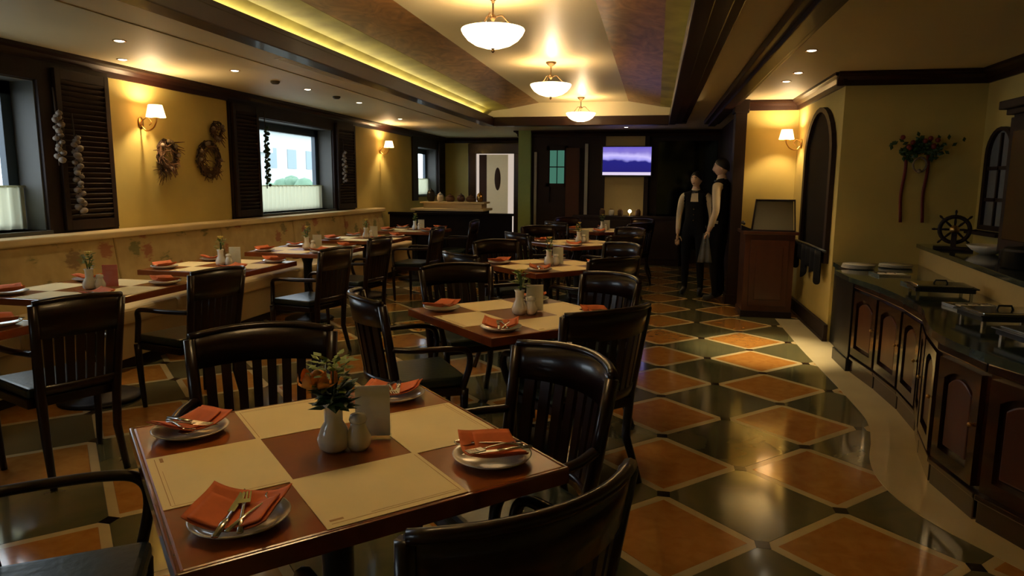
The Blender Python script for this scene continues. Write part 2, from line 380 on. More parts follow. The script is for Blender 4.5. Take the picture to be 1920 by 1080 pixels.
# crown mouldings and baseboards
def crown(b, p, q, n, h=.115, w=.10):
    p = Vector((*p, 0)); q = Vector((*q, 0)); n = Vector((*n, 0)); pr = [(0, -h), (.02, -h), (.03, -h * .6), (.06, -h * .35), (w * .9, -.03), (w, -.025), (w, 0), (0, 0)]
    vs = [e + n * a + Vector((0, 0, CZ + z)) for e in (p, q) for a, z in pr]; N = len(pr)
    b.add(vs, [tuple(range(N)), tuple(reversed(range(N, 2 * N)))] + [(i, (i + 1) % N, N + (i + 1) % N, N + i) for i in range(N)])
k = 6
for p, q, n in [((WX, -2.6), (WX, 15.2), (1, 0)), ((WX, 15.2), (-2.6, 15.2), (0, -1)), ((-2.36, 13.3), (1.12, 13.3), (0, -1)), ((1.63, 6.80), (1.63, 8.9), (-1, 0)),
                ((1.03, 8.9), (1.63, 8.9), (0, -1)), ((1.55, 6.84), (2.78, 6.84), (0, -1)), ((2.78, -2.6), (2.78, 6.84), (-1, 0)), ((-2.6, 13.2), (-2.6, 15.2), (-1, 0))]:
    k += 1; b = MB(); crown(b, p, q, n); struct(b.build('trim_%d' % k, 'cornice'))
b = MB(); b.box(1.595, 1.63, 6.82, 8.9, 0, .16); b.box(1.585, 1.63, 6.81, 8.9, 0, .03); struct(b.build('baseboard_right', 'darkwood', bevel=.004))
b = MB(); b.box(WX, WX + .02, 11.1, 15.2, 0, .14); struct(b.build('baseboard_left', 'darkwood', bevel=.004))

# arched dark panel with drape on the pier
t = thing('arched_mirror', 'tall dark arched panel framed in black wood on the yellow pier beside the podium', 'panel', (1.63, (AY0 + AY1) / 2, AZ0))
yc = (AY0 + AY1) / 2
b = MB(); pts = [(y - yc, z - AZ0) for y, z in arch_pts(AY0, AY1, AZ0, AZS)]
b.prism([(y * .88, z * .97 + .02) for y, z in pts], -.015, -.004, axis='x'); b.build('dark_pane', 'matteblack', t)
b = MB(); inn = [(y * .86, .05 + z * .935) for y, z in pts]
for i in range(len(pts)):
    j = (i + 1) % len(pts); b.prism([pts[i], pts[j], inn[j], inn[i]], -.045, -.002, axis='x')
b.build('frame', 'darkwood', t)
b = MB(); b.tube([(-.05, -.70, .12), (-.06, 0, .13), (-.05, .72, .12)], .014); 
rod = b.build('curtain_rod', 'black', t)
def dr(u, v):
    y = -.62 + 1.24 * u; return Vector((-.075 + .02 * math.sin(u * 38), y, .12 - v * (.16 + .14 * abs(math.sin(u * 7 + .6)) + .05 * math.sin(u * 23))))
b = MB(); b.grid(dr, 60, 5, lambda u, v: Vector((.004, 0, 0))); tag(b.build('drape', 'blackcloth', t), 'short black ragged drape')

# windows with panelling, reveals, glass, curtain
def window(n, y0, y1, z0, z1, pz0, py0, py1):
    r = MB(); X1 = WX - .29
    r.box(X1, WX + .002, y0 - .001, y0 + .02, z0, z1); r.box(X1, WX + .002, y1 - .02, y1 + .001, z0, z1); r.box(X1, WX + .002, y0, y1, z1 - .02, z1)
    r.box(X1, WX + .05, y0, y1, z0 - .03, z0)
    win = struct(r.build('window_%d' % n, 'reveal'))
    f = MB(); xf = WX - .27
    for a in (y0 + .02, y1 - .11): f.box(xf, xf + .06, a, a + .09, z0, z1)
    f.box(xf, xf + .06, y0, y1, z1 - .12, z1 - .02); f.box(xf, xf + .06, y0, y1, z0, z0 + .05); f.build('window_frame', 'frame_blue', win, bevel=.004)
    gl = MB(); gl.box(xf + .02, xf + .026, y0 + .1, y1 - .1, z0 + .04, z1 - .1); gl.build('pane', 'glass', win)
    # casing boards on the wall face
    c = MB(); c.box(WX, WX + .03, py0, y0 + .005, pz0, 2.36); c.box(WX, WX + .03, y1 - .005, py1, pz0, 2.36); c.box(WX, WX + .03, y0, y1, z1 - .01, 2.36)
    c.build('casing', 'darkwood', win, bevel=.003)
    cc = MB(); hz = z0 + .34
    cc.grid(lambda u, v: Vector((xf + .11 + .018 * math.sin(u * (y1 - y0) * 62), y0 + .03 + u * (y1 - y0 - .06), z0 + .01 + v * (hz - z0 - .01))), int((y1 - y0) * 60), 2)
    cc.tube([(xf + .11, y0 + .02, hz), (xf + .11, y1 - .02, hz)], .008)
    tag(cc.build('cafe_curtain', 'curtain', None), {0: 'out-of-sight pleated half curtain in the nearest window', 1: 'pale half curtain in the nearest window at the left edge', 2: 'pale pleated half curtain across the bright middle window', 3: 'pale half curtain in the farthest window'}[n], 'curtain')
    light('AREA', 'sky_portal_%d' % n, (WX - .32, (y0 + y1) / 2, (z0 + z1) / 2), 1, (1, 1, 1), y1 - y0, (0, -PI / 2, 0), shape='RECTANGLE', size_y=y1 - y0).data.cycles.is_portal = True
    bpy.data.lights['sky_portal_%d' % n].size = z1 - z0
    return win
window(0, -1.9, -.2, 1.06, 2.22, 1.0, -2.5, .5)
window(1, 2.9, 4.62, 1.06, 2.22, 1.02, 2.2, 5.33)
window(2, 7.62, 9.62, 1.06, 2.22, 1.02, 7.07, 10.33)
window(3, 13.35, 14.6, 1.2, 2.18, 1.1, 13.05, 15.1)
# louvred shutters folded on the wall beside each opening
def shutter(y0, y1, label, z0=1.05, z1=2.32):
    t = thing('louvred_shutter', label, 'shutter', (WX + .035, (y0 + y1) / 2, z0)); hw = (y1 - y0) / 2; h = z1 - z0; s = .05
    b = MB(); b.box(0, .035, -hw, -hw + s, 0, h); b.box(0, .035, hw - s, hw, 0, h); b.box(0, .035, -hw + s, hw - s, 0, .08); b.box(0, .035, -hw + s, hw - s, h - .08, h)
    b.build('frame', 'darkwood', t, bevel=.003)
    b = MB(); b.M = Matrix.Rotation(-1.0, 4, 'Y'); b.box(-.024, .024, -hw + s, hw - s, -.0035, .0035); p = None
    n = int((h - .16) / .042)
    for i in range(n):
        z = .08 + (i + .5) * (h - .16) / n
        if p is None: p = b.build('slat', 'darkwood', t); p.location = (.018, 0, z)
        else: c = p.copy(); COL.objects.link(c); c.location = (.018, 0, z)
shutter(4.74, 5.29, 'dark louvred shutter right of the nearest window at the left edge')
shutter(7.09, 7.60, 'dark louvred shutter on the near side of the bright middle window')
shutter(9.68, 10.31, 'dark louvred shutter on the far side of the bright middle window')
shutter(14.62, 15.06, 'dark louvred shutter beside the farthest window', 1.15)

# outside: pale buildings, tree, street
b = MB(); b.box(-60, -5.2, -30, 90, -3.6, -3.5); tag(b.build('ground', 'ground_out'), kind='structure')
def building(y0, y1, x, h, label):
    t = thing('building', label, 'building', (x, (y0 + y1) / 2, -3.5)); hw = (y1 - y0) / 2
    b = MB(); b.box(-5, 0, -hw, hw, 0, h); b.box(-.2, .25, -hw, hw, h, h + .3); b.build('wall', 'brick_out', t)
    for k in range(int(h // 2.4)):
        yy = -hw + 1
        while yy < hw - 1.2:
            q = MB(); q.box(-.05, .03, yy, yy + 1.1, k * 2.4 + 1, k * 2.4 + 2.2); q.build('window', 'window_out', t); yy += 2.4
building(33.0, 37.0, -22, 6.6, 'low pale building seen through the bright middle window')
building(37.4, 48, -23, 8.0, 'second pale building seen farther right through the middle window')
t = thing('tree', 'pale green tree outside the bright middle window', 'tree', (-15, 27.2, -3.5))
b = MB(); b.tube([(0, 0, 0), (.1, 0, 2), (0, .1, 3.6)], [.18, .14, .08]); b.build('trunk', 'twig', t)
b = MB()
for i in range(40):
    a = random.uniform(0, 2 * PI); r = random.uniform(0, 1.1); b.ball((r * math.cos(a), r * math.sin(a), random.uniform(3.2, 4.9)), random.uniform(.25, .5), 7, 5)
b.build('crown', 'tree_out', t)

# ------------------------------------------------------------------ banquette
BY0, BY1 = .6, 11.05
t = thing('banquette', 'long floral upholstered wall bench with cream seat along the left wall', 'bench', (WX, 0, 0))
b = MB(); b.box(.02, .68, BY0, BY1, 0, .08); b.build('plinth', 'darkwood', t)
b = MB(); b.box(.02, .73, BY0, BY1, .08, .36); b.build('base', 'bench_cream', t, bevel=.01)
b = MB(); b.box(0.03, .24, BY0, BY1 + .03, .97, 1.03); b.build('top_ledge', 'bench_cream', t, bevel=.022, seg=4)
n = 7; L = (BY1 - BY0) / n
for i in range(n):
    y0 = BY0 + i * L
    b = MB(); b.box(.20, .79, y0 + .006, y0 + L - .006, .36, .49); b.build('seat_cushion', 'bench_cream', t, bevel=.045, seg=4)
    b = MB(); b.add([(.03, y0 + .004, .40), (.26, y0 + .004, .40), (.19, y0 + .004, .975), (.03, y0 + .004, .975), (.03, y0 + L - .004, .40), (.26, y0 + L - .004, .40), (.19, y0 + L - .004, .975), (.03, y0 + L - .004, .975)],
                    [(0, 1, 2, 3), (7, 6, 5, 4), (0, 4, 5, 1), (1, 5, 6, 2), (2, 6, 7, 3), (3, 7, 4, 0)]); b.build('back_cushion', 'floral', t, bevel=.02, seg=3)

# ------------------------------------------------------------------ chairs
def make_chair(label, curve=.085, hw=.235, top=.885, slats=8, cov=.62, crest=.12):
    t = thing('armchair', label, 'chair')
    def P(u, z, off=0):   # back surface, u in -1..1
        k = (z - .42) / .46
        w_ = hw * (.90 + .12 * k); y = -.215 - .075 * k + curve * u * u * (1 if curve > .02 else 1) - off
        return Vector((w_ * u, y, z))
    tq = .016
    b = MB(); b.grid(lambda u, v: P(2 * u - 1, top - crest + crest * v + .012 * (1 - (2 * u - 1) ** 2) * v), 14, 2, lambda u, v: Vector((0, -.022, 0))); b.build('crest_rail', 'mahogany_chair', t)
    b = MB(); b.tube([P(-1 + 2 * i / 14, top + .012 * (1 - (-1 + 2 * i / 14) ** 2), .011) for i in range(15)], .016, 8, flat=.8); b.build('top_roll', 'mahogany_chair', t)
    b = MB(); b.grid(lambda u, v: P(2 * u - 1, .46 + .04 * v), 14, 1, lambda u, v: Vector((0, -.02, 0))); b.build('lower_rail', 'mahogany_chair', t)
    for i in range(slats):
        uc = -1 + 2 * (i + 1) / (slats + 1); du = cov / (slats + 1)
        b = MB(); b.grid(lambda u, v: P(uc + (2 * u - 1) * du, 0.49 + (top - crest - .485) * v, .004), 1, 4, lambda u, v: Vector((0, -.012, 0)), smooth=False); b.build('slat', 'mahogany_chair', t)
    for s in (-1, 1):
        b = MB(); b.tube([P(s * 1.0, top - .01, .01), P(s * 1.0, .66, .01), P(s * 1.0, .45, .01), Vector((s * hw * .86, -.22 + curve - .0, .22)), Vector((s * hw * .9, -.275 + curve * .6, 0))], [.021, .022, .024, .021, .016], 8); b.build('leg', 'mahogany_chair', t)
        b = MB(); b.tube(bez([(s * .225, .20, 0), (s * .235, .205, .2), (s * .24, .21, .42)], 4), [.015 + .008 * i / 8 for i in range(9)], 8); b.build('leg', 'mahogany_chair', t)
        a = P(s, .655, 0)
        b = MB(); b.tube(bez([(a.x, a.y, .655), (s * (hw + .03), -.05, .65), (s * (hw + .045), .12, .648), (s * (hw + .04), .205, .63), (s * (hw + .03), .225, .56), (s * .245, .20, .43)], 6), .019, 8, flat=.8); b.build('armrest', 'mahogany_chair', t)
    b = MB(); b.prism([(-.235, .22), (.235, .22), (.21, -.17), (-.21, -.17)], .385, .43); b.build('seat_frame', 'mahogany_chair', t, bevel=.006)
    b = MB(); b.prism([(-.23, .235), (.23, .235), (.205, -.165), (-.205, -.165)], .43, .48); b.build('seat', 'leather', t, bevel=.022, seg=3)
    return t
barrel = make_chair('x', .095, .25, .885, 8); used = [False, False]
straight = make_chair('x', .015, .185, .90, 7, .80, .17)
def place_chair(x, y, face, label, group, kind=0):
    """face = direction the sitter looks"""
    src = (barrel, straight)[kind]; rz = math.atan2(face[1], face[0]) - PI / 2
    if not used[kind]:
        used[kind] = True; src.location = (x, y, 0); src.rotation_euler = (0, 0, rz); src['label'] = label; src['group'] = group; return src
    return dup(src, (x, y, 0), rz, label, group)

# ------------------------------------------------------------------ tables
def make_table(label):
    t = thing('dining_table', label, 'table'); S = .44
    b = MB(); b.box(-S, S, -S, S, .712, .748, 0); o = b.build('tabletop', 'tabletop', t, bevel=.006)
    b = MB()
    for k in range(4):
        b.M = Matrix.Rotation(k * PI / 2, 4, 'Z'); b.box(-S - .008, S + .008, S - .002, S + .010, .706, .7485)
    tag(b.build('edge_band', 'tableedge', t, bevel=.004), 'darker glossy edge banding')
    b = MB(); b.box(-.25, .25, -.03, .03, .675, .712); b.box(-.03, .03, -.25, .25, .675, .711); b.lathe([(.045, .03), (.05, .08), (.04, .15), (.045, .6), (.07, .68)], 16); b.build('pedestal', 'black', t)
    b = MB(); b.lathe([(.25, 0), (.255, .015), (.22, .03), (.06, .05), (.045, .07)], 28); b.build('base', 'iron', t)
    return t
tproto = make_table('x'); tused = [False]
def mat_paper():
    t = MB(); t.box(-.165, .165, -.14, .14, 0, .0012); return t
mproto = None
def place_mat(x, y, rz, label):
    global mproto
    if mproto is None:
        r = thing('placemat', label, 'placemat', (x, y, .7485), rz, 'paper placemats on the tables')
        mat_paper().build('sheet', 'paper', r)
        b = MB(); b.box(-.15, .15, .122, .1235, .0012, .0015); b.box(-.15, .06, .114, .1148, .0012, .0015); b.box(-.155, -.1535, -.125, .122, .0012, .0014); b.box(.12, .15, .104, .112, .0012, .0014); tag(b.build('printed_border', 'print', r), 'thin brown printed border line')
        mproto = r; return r
    return dup(mproto, (x, y, .7485), rz, label, 'paper placemats on the tables')
# table setting
def make_plate(label):
    t = MB(); t.lathe([(.0, .002), (.055, .002), (.062, 0), (.066, .002), (.085, .010), (.100, .018), (.102, .0205), (.098, .0215), (.085, .0145), (.066, .0065), (.0, .0055)], 32)
    return tag(t.build('plate', 'porcelain'), label, 'plate', 'plates at the table corners')
def make_napkin(label, seed=0):
    rnd = random.Random(seed); ph = rnd.uniform(0, 6)
    def nk(u, v):
        a = 2 * u - 1; c = 2 * v - 1; h = .0095 + .026 * (abs(a) ** 2.2) + .012 * max(0, c) ** 2 + .004 * math.sin(3 * a + ph) * math.cos(2 * c)
        return Vector((a * .086, c * .078 * (1 - .10 * abs(a)), h + .008))
    b = MB(); b.grid(nk, 16, 14, lambda u, v: Vector((0, 0, .003))); 
    b.grid(lambda u, v: nk(.5 + (u - .5) * .86, .02 + v * .72) + Vector((0, 0, .0055 + .002 * math.sin(u * 9))), 16, 12, lambda u, v: Vector((0, 0, .003)))
    return tag(b.build('napkin', 'napkin'), label, 'napkin', 'orange napkins folded on the plates')
def make_fork(label):
    b = MB(); b.tube([(0, -.085, .0), (0, -.03, .003), (0, .02, .002), (0, .035, 0)], [.0055, .0035, .0028, .004], 6, flat=.4)
    b.box(-.010, .010, .035, .052, -.001, .001)
    for k in range(4): x = -.0085 + k * .00567; b.box(x - .0014, x + .0014, .052, .085, -.001, .001)
    return tag(b.build('fork', 'steel'), label, 'fork', 'forks')
def make_knife(label):
    b = MB(); b.tube([(0, -.095, 0), (0, -.04, 0), (0, 0, 0)], [.006, .0065, .004], 8, flat=.5)
    b.prism([(-.006, 0), (.005, 0), (.0065, .06), (.004, .09), (-.003, .1), (-.006, .08)], -.0008, .0008); return tag(b.build('knife', 'steel'), label, 'knife', 'knives')
def make_spoon(label):
    b = MB(); b.tube([(0, -.09, 0), (0, -.03, .003), (0, .03, .001), (0, .045, 0)], [.0055, .0035, .0028, .005], 6, flat=.4)
    b.grid(lambda u, v: Vector(((2 * u - 1) * .018 * math.sin(PI * min(max(v, .03), .97)) ** .7, .042 + v * .048, -.006 * (1 - (2 * u - 1) ** 2) * math.sin(PI * v))), 6, 8, lambda u, v: Vector((0, 0, .001)))
    return tag(b.build('spoon', 'steel'), label, 'spoon', 'spoons')
pp = dict(plate=make_plate('x'), napkin=make_napkin('x'), fork=make_fork('x'), knife=make_knife('x'), spoon=make_spoon('x')); pu = set()
def put(kind, loc, rot, label, group=None):
    src = pp[kind]
    if kind in pu: o = src.copy(); COL.objects.link(o)
    else: o = src; pu.add(kind)
    o.location = loc; o.rotation_euler = rot; o['label'] = label
    if kind in ('fork', 'knife', 'spoon'): o.scale = (1.25, 1.0, 1.25)
    return o
TZ = .7485
def setting(x, y, rz, where, detail=2):
    put('plate', (x, y, TZ), (0, 0, rz), 'white plate with orange napkin at the ' + where)
    put('napkin', (x, y, TZ + .002), (0, 0, rz), 'folded orange napkin on the plate at the ' + where)
    if detail < 1: return
    c, s = math.cos(rz), math.sin(rz)
    def L(a, bq): return (x + c * a - s * bq, y + s * a + c * bq)
    z = TZ + .029
    px_, py_ = L(-.012, -.012); put('knife', (px_, py_, z + .001), (.04, 0, rz + .12), 'steel knife on the napkin at the ' + where)
    px_, py_ = L(.012, -.01); put('fork', (px_, py_, z + .002), (.05, 0, rz + .35), 'steel fork on the napkin at the ' + where)
    if detail < 2: return
    px_, py_ = L(.035, .0); put('spoon', (px_, py_, z + .003), (.05, 0, rz - .25), 'steel spoon on the napkin at the ' + where)

def flowers(t, z0, kind, hs=1.0, rnd=None):
    rnd = rnd or random.Random(3); b = MB()
    tips = []
    for i in range(5):
        a = rnd.uniform(0, 6.28); r = rnd.uniform(.015, .05); tip = Vector((r * math.cos(a), r * math.sin(a), z0 + hs * rnd.uniform(.05, .11))); tips.append(tip)
        b.tube([(0, 0, z0 - .05), (tip.x * .4, tip.y * .4, (z0 + tip.z) / 2), tip], .0022, 5)
    b.build('stem', 'leaf', t)
    def leafs(name, m, n, zr, rr, sz):
        b = MB()
        for i in range(n):
            a = rnd.uniform(0, 6.28); r = rnd.uniform(*rr); z = z0 + rnd.uniform(*zr); L = sz * rnd.uniform(.7, 1.2); dr_ = Vector((math.cos(a), math.sin(a), rnd.uniform(-.4, .8))).normalized(); sd = dr_.cross(Vector((0, 0, 1))).normalized() * L * .32; p = Vector((r * math.cos(a) * .4, r * math.sin(a) * .4, z)); up = Vector((0, 0, L * .08))
            b.add([p, p + dr_ * L * .5 + sd, p + dr_ * L, p + dr_ * L * .5 - sd, p + dr_ * L * .5 + up, p + dr_ * L * .5 + up - Vector((0, 0, .0012))], [(0, 1, 4), (1, 2, 4), (2, 3, 4), (3, 0, 4), (0, 5, 1), (1, 5, 2), (2, 5, 3), (3, 5, 0)])
        o = b.build(name, m, t); o['kind'] = 'stuff'
    if kind == 'rose':
        leafs('dark_leaves', 'leaf', 70, (-.015, .03), (.0, .06), .055)
        leafs('filler_greens', 'lightleaf', 90, (.03, .12), (.02, .12), .032)
        b = MB(); c = Vector((-.03, -.02, z0 + .050)); b.ball(c + Vector((0, 0, .016)), .022, 10, 7)
        for ring, (n, R, h) in enumerate(((3, .016, .042), (5, .028, .044), (7, .040, .042))):
            for k in range(n):
                a0 = 2 * PI * k / n + ring * .5; wd = 2.6 / n
                b.grid(lambda u, v: c + Vector((math.cos(a0 + (u - .5) * wd * 1.6) * R * (.55 + .75 * math.sin(PI * min(v, .62))), math.sin(a0 + (u - .5) * wd * 1.6) * R * (.55 + .75 * math.sin(PI * min(v, .62))), h * v * (1 - .35 * (2 * u - 1) ** 2) - .008)), 4, 4, lambda u, v: Vector((0, 0, -.0012)))
        b.build('rose_bloom', 'petal', t)
    else:
        leafs('leaves', 'lightleaf', 22, (.0, .09), (.0, .04), .045)
        b = MB(); c = Vector((.008, 0, z0 + .10))
        for k in range(9):
            a0 = 2 * PI * k / 9
            b.grid(lambda u, v: c + Vector((math.cos(a0 + (u - .5) * .6) * .026 * v, math.sin(a0 + (u - .5) * .6) * .026 * v, .012 * v * v)), 2, 2, lambda u, v: Vector((0, 0, -.001)))
        b.ball(c, .009, 8, 5); b.build('bloom', 'yellowpetal', t)

def centre(x, y, desc, kind='rose', cardm='card', cardrot=.5, simple=False, sd=3):
    # x,y table centre
    vx, vy = x, y
    t = thing('bud_vase', 'white ceramic bud vase with %s on the %s' % ('an orange rose and greenery' if kind == 'rose' else 'a small yellow flower', desc), 'vase', (vx, vy, TZ), 0, 'bud vases on the tables')
    b = MB(); b.lathe([(.026, 0), (.040, .012), (.044, .035), (.034, .062), (.024, .080), (.024, .120), (.030, .135), (.027, .136), (.020, .120), (.019, .08), (.0, .06)], 24); b.build('vase_body', 'porcelain', t)
    flowers(t, .135, kind, 1, random.Random(sd))
    s = thing('salt_shaker', 'rounded white salt shaker beside the vase on the %s' % desc, 'shaker', (x + .060, y + .020, TZ), 0, 'salt shakers')
    b = MB(); b.lathe([(.022, 0), (.032, .014), (.034, .036), (.022, .062), (.019, .074)], 18); b.build('shaker_body', 'porcelain', s)
    b = MB(); b.lathe([(.020, .074), (.024, .082), (.020, .096), (0, .101)], 18); b.build('cap', 'porcelain', s)
    cx_, cy_ = x + .065, y + .105
    h = thing('menu_holder', '%s menu card in a clear stand on the %s' % ('pink' if cardm == 'pinkcard' else 'white', desc), 'menu card', (cx_, cy_, TZ), cardrot, 'menu cards')
    b = MB(); b.box(-.047, .047, -.0015, .0015, .006, .150); tag(b.build('card', cardm, h), None)
    b = MB(); b.box(-.05, .05, -.018, .018, 0, .005); b.box(-.051, .051, -.0045, -.003, .005, .145); b.build('stand', 'clearglass', h)

def place_table(x, y, rz, desc, groupch, kind='rose', cardm='card', detail=2, mats=True, sd=3):
    lab = desc[0].upper() * 0 + 'square wooden dining table, the %s' % desc
    if not tused[0]: tused[0] = True; t = tproto; t.location = (x, y, 0); t.rotation_euler = (0, 0, rz); t['label'] = lab; t['group'] = 'square dining tables'
    else: t = dup(tproto, (x, y, 0), rz, lab, 'square dining tables')
    c, s = math.cos(rz), math.sin(rz)
    names45 = ['right side', 'back right side', 'back left side', 'front left side', 'front right side']
    for k in range(4):
        a = rz + k * PI / 2; dx, dy = math.cos(a), math.sin(a)
        ang = (math.degrees(a) + 360) % 360
        side = {0: 'right side', 45: 'far right side', 90: 'far side', 135: 'far left side', 180: 'left side', 225: 'near left side', 270: 'near side', 315: 'near right side'}[int(round(ang / 45) * 45) % 360]
        place_mat(x + dx * .295, y + dy * .295, a - PI / 2, 'cream paper placemat on the %s of the %s' % (side, desc))
        a2 = a + PI / 4; ang = (math.degrees(a2) + 360) % 360
        cor = {0: 'right corner', 45: 'far right corner', 90: 'far corner', 135: 'far left corner', 180: 'left corner', 225: 'near left corner', 270: 'near corner', 315: 'near right corner'}[int(round(ang / 45) * 45) % 360]
        setting(x + math.cos(a2) * .435, y + math.sin(a2) * .435, a2 + PI / 2 + (.2, -.35, .15, .5)[k], '%s of the %s' % (cor, desc), detail)
    centre(x + .012, y - .025, desc, kind, cardm, .35, False, sd)

Q = PI / 4
mid = [(-.82, 1.64, 'foremost table'), (-.71, 3.64, 'second middle-row table'), (-.90, 5.95, 'third middle-row table'), (-.90, 8.35, 'fourth middle-row table'), (-.80, 10.75, 'farthest middle-row table')]
for i, (x, y, dsc) in enumerate(mid):
    place_table(x, y, Q, dsc, '', 'rose' if i == 0 else 'small', 'card', 2 if i < 2 else (1 if i == 2 else 0), sd=3 + i)
bt = [(-3.42, 2.42, 'nearest bench table'), (-3.60, 3.83, 'pink-card bench table'), (-3.58, 5.20, 'third bench table'), (-3.58, 6.68, 'fourth bench table'), (-3.60, 8.25, 'fifth bench table'), (-3.55, 9.95, 'farthest bench table')]
for i, (x, y, dsc) in enumerate(bt):
    place_table(x, y, 0, dsc, '', 'small', 'pinkcard' if i == 1 else 'card', 1 if i < 3 else 0, sd=11 + i)

CG = 'curved-back armchairs around the middle tables'
def chairs_mid(tx, ty, lst, dsc):
    for (x, y, fx, fy, w_) in lst: place_chair(x, y, (fx, fy), 'dark barrel-back armchair at the %s of the %s' % (w_, dsc), CG)
chairs_mid(0, 0, [(-1.33, 2.14, .52, -.86, 'far left side'), (-.43, 2.05, -.7, -.7, 'far right side'), (-.355, 1.315, -.74, .67, 'near right side'), (-1.40, 1.22, .85, .52, 'near left side')], mid[0][2])
chairs_mid(0, 0, [(-1.18, 4.34, .62, -.78, 'far left side'), (-1.22, 3.34, .82, .57, 'near left side'), (-.40, 4.09, -.7, -.7, 'far right side'), (-.34, 3.26, -.72, .69, 'near right side')], mid[1][2])
for i in (2, 3, 4):
    x, y, dsc = mid[i]; D = .46; j = (.05, -.06, .04)[i - 2]
    chairs_mid(0, 0, [(x - D, y + D + .03, .7 + j, -.7, 'far left side'), (x - D - .02, y - D, .7, .7 + j, 'near left side'), (x + D, y + D, -.7, -.7 + j, 'far right side'), (x + D, y - D - .02, -.7 - j, .7, 'near right side')], dsc)
BG = 'slatted armchairs facing the bench tables'
for i, (x, y, fx, fy) in enumerate([(-2.90, 2.85, -.90, .43), (-2.93, 3.90, -.95, .30), (-2.86, 5.38, -.96, .25), (-2.96, 6.55, -.97, .2), (-2.90, 8.2, -1, .1), (-2.88, 9.9, -1, .05)]):
    place_chair(x, y, (fx, fy), 'dark slatted armchair with its back to the aisle, at the %s' % bt[i][2], BG, 1)

# ------------------------------------------------------------------ pendants, sconces, downlights
def pendant(y, label):
    x = -1.13; t = thing('pendant_lamp', label, 'lamp', (x, y, 2.72), 0, 'bowl pendant lamps along the tray ceiling')
    b = MB(); b.lathe([(.055, 0), (.055, -.012), (.035, -.03), (.012, -.045), (.010, -.06)], 20); b.build('canopy', 'bronze', t)
    b = MB(); b.lathe([(.006, -.045), (.006, -.13), (.02, -.14), (.024, -.155), (.01, -.17), (.008, -.175)], 12)
    for k in range(3):
        a = 2 * PI * k / 3 + .4; b.tube(bez([(.012 * math.cos(a), .012 * math.sin(a), -.15), (.06 * math.cos(a), .06 * math.sin(a), -.135), (.10 * math.cos(a), .10 * math.sin(a), -.17), (.185 * math.cos(a), .185 * math.sin(a), -.235)], 5), .005, 6)
    b.lathe([(.0, -.385), (.008, -.38), (.013, -.37), (.009, -.36), (.016, -.355), (.003, -.345), (.003, -.17)], 12); b.build('stem', 'bronze', t)
    b = MB(); b.lathe([(.215, -.228), (.218, -.235), (.205, -.262), (.175, -.298), (.125, -.33), (.06, -.35), (.004, -.355), (.004, -.350), (.058, -.345), (.12, -.325), (.170, -.293), (.198, -.26), (.210, -.235), (.209, -.228)], 36); b.build('glass_bowl', 'bowlglass', t)
    light('POINT', 'pendant_bulb', (x, y, 2.72 - .25), PEND_W, (1, .78, .48), .05)
pendant(2.1, 'frosted bowl pendant lamp nearest the camera, above the frame'); pendant(4.80, 'largest frosted bowl pendant lamp, nearest in view'); pendant(7.48, 'middle frosted bowl pendant lamp of the three in view'); pendant(10.5, 'farthest frosted bowl pendant lamp of the three in view')
def sconce(x, y, z, s, label):
    """s = direction away from wall along x"""
    t = thing('wall_sconce', label, 'lamp', (x, y, z), 0, 'brass wall sconces')
    b = MB(); b.ball((s * .008, 0, -.10), .035, 14, 8, sc=(.3, 1, 1.6)); b.build('backplate', 'brass', t)
    b = MB(); b.tube(bez([(s * .01, 0, -.12), (s * .06, 0, -.17), (s * .13, 0, -.15), (s * .17, 0, -.09), (s * .17, 0, -.05)], 6), .007, 8)
    b.tube(bez([(s * .01, 0, -.09), (s * .05, .03, -.05), (s * .08, .05, -.09), (s * .06, .04, -.12)], 6), .005, 6); b.lathe([(.03, -.062), (.034, -.055), (.012, -.05), (.01, -.03)], 14, (s * .17, 0, 0)); b.build('arm', 'brass', t)
    b = MB(); b.lathe([(.085, -.05), (.060, .06), (.058, .06), (.083, -.05)], 24, (s * .17, 0, 0)); b.v = b.v; o = b.build('shade', 'shadeglass', t)
    # open top and bottom: delete caps
    bm = bmesh.new(); bm.from_mesh(o.data); bmesh.ops.delete(bm, geom=[f for f in bm.faces if len(f.verts) > 6], context='FACES_ONLY'); bm.to_mesh(o.data); bm.free()
    light('POINT', 'sconce_bulb', (x + s * .15, y, z + .035), SCONCE_W, (1, .72, .38), .02)
sconce(WX, 5.72, 2.08, 1, 'brass wall sconce with cream shade beside the three wall wreaths')
sconce(WX, 11.45, 2.10, 1, 'brass wall sconce with cream shade beyond the middle window')
sconce(1.63, 8.62, 2.03, -1, 'brass wall sconce with cream shade above the podium')
sp = [(-3.83, 4.51), (-4.39, 5.19), (-3.79, 5.86), (-3.75, 7.14), (-3.71, 8.4), (-4.0, 10.6), (1.21, 6.77), (1.20, 7.3), (1.10, 5.69), (-.55, 12.6)]
SL = ['nearest recessed downlight over the bench', 'recessed downlight close to the left crown before the first sconce', 'recessed downlight above the wreaths', 'recessed downlight before the middle window', 'recessed downlight above the middle window', 'recessed downlight near the second sconce', 'left recessed downlight of the pair above the podium, nearer one', 'farther recessed downlight of the pair above the podium', 'recessed downlight beside the dark right beam', 'recessed downlight in front of the television']
dl = None
for (x, y), lb in zip(sp, SL):
    if dl is None:
        dl = thing('downlight', lb, 'lamp', (x, y, CZ), 0, 'recessed downlights'); b = MB(); b.lathe([(.033, -.001), (.046, -.001), (.046, -.006), (.033, -.004)], 20); b.build('ring', 'brass', dl)
        b = MB(); b.lathe([(.0, -.010), (.020, -.009), (.033, -.005), (.033, -.001), (0, -.001)], 20); b.build('bulb', 'lampdisc', dl)
    else: dup(dl, (x, y, CZ), 0, lb)
def spot(x, y, e, ang=1.3): light('SPOT', 'downlight_beam', (x, y, CZ - .012), e, (1, .78, .46), .03, (0, 0, 0), spot_size=ang, spot_blend=.8)
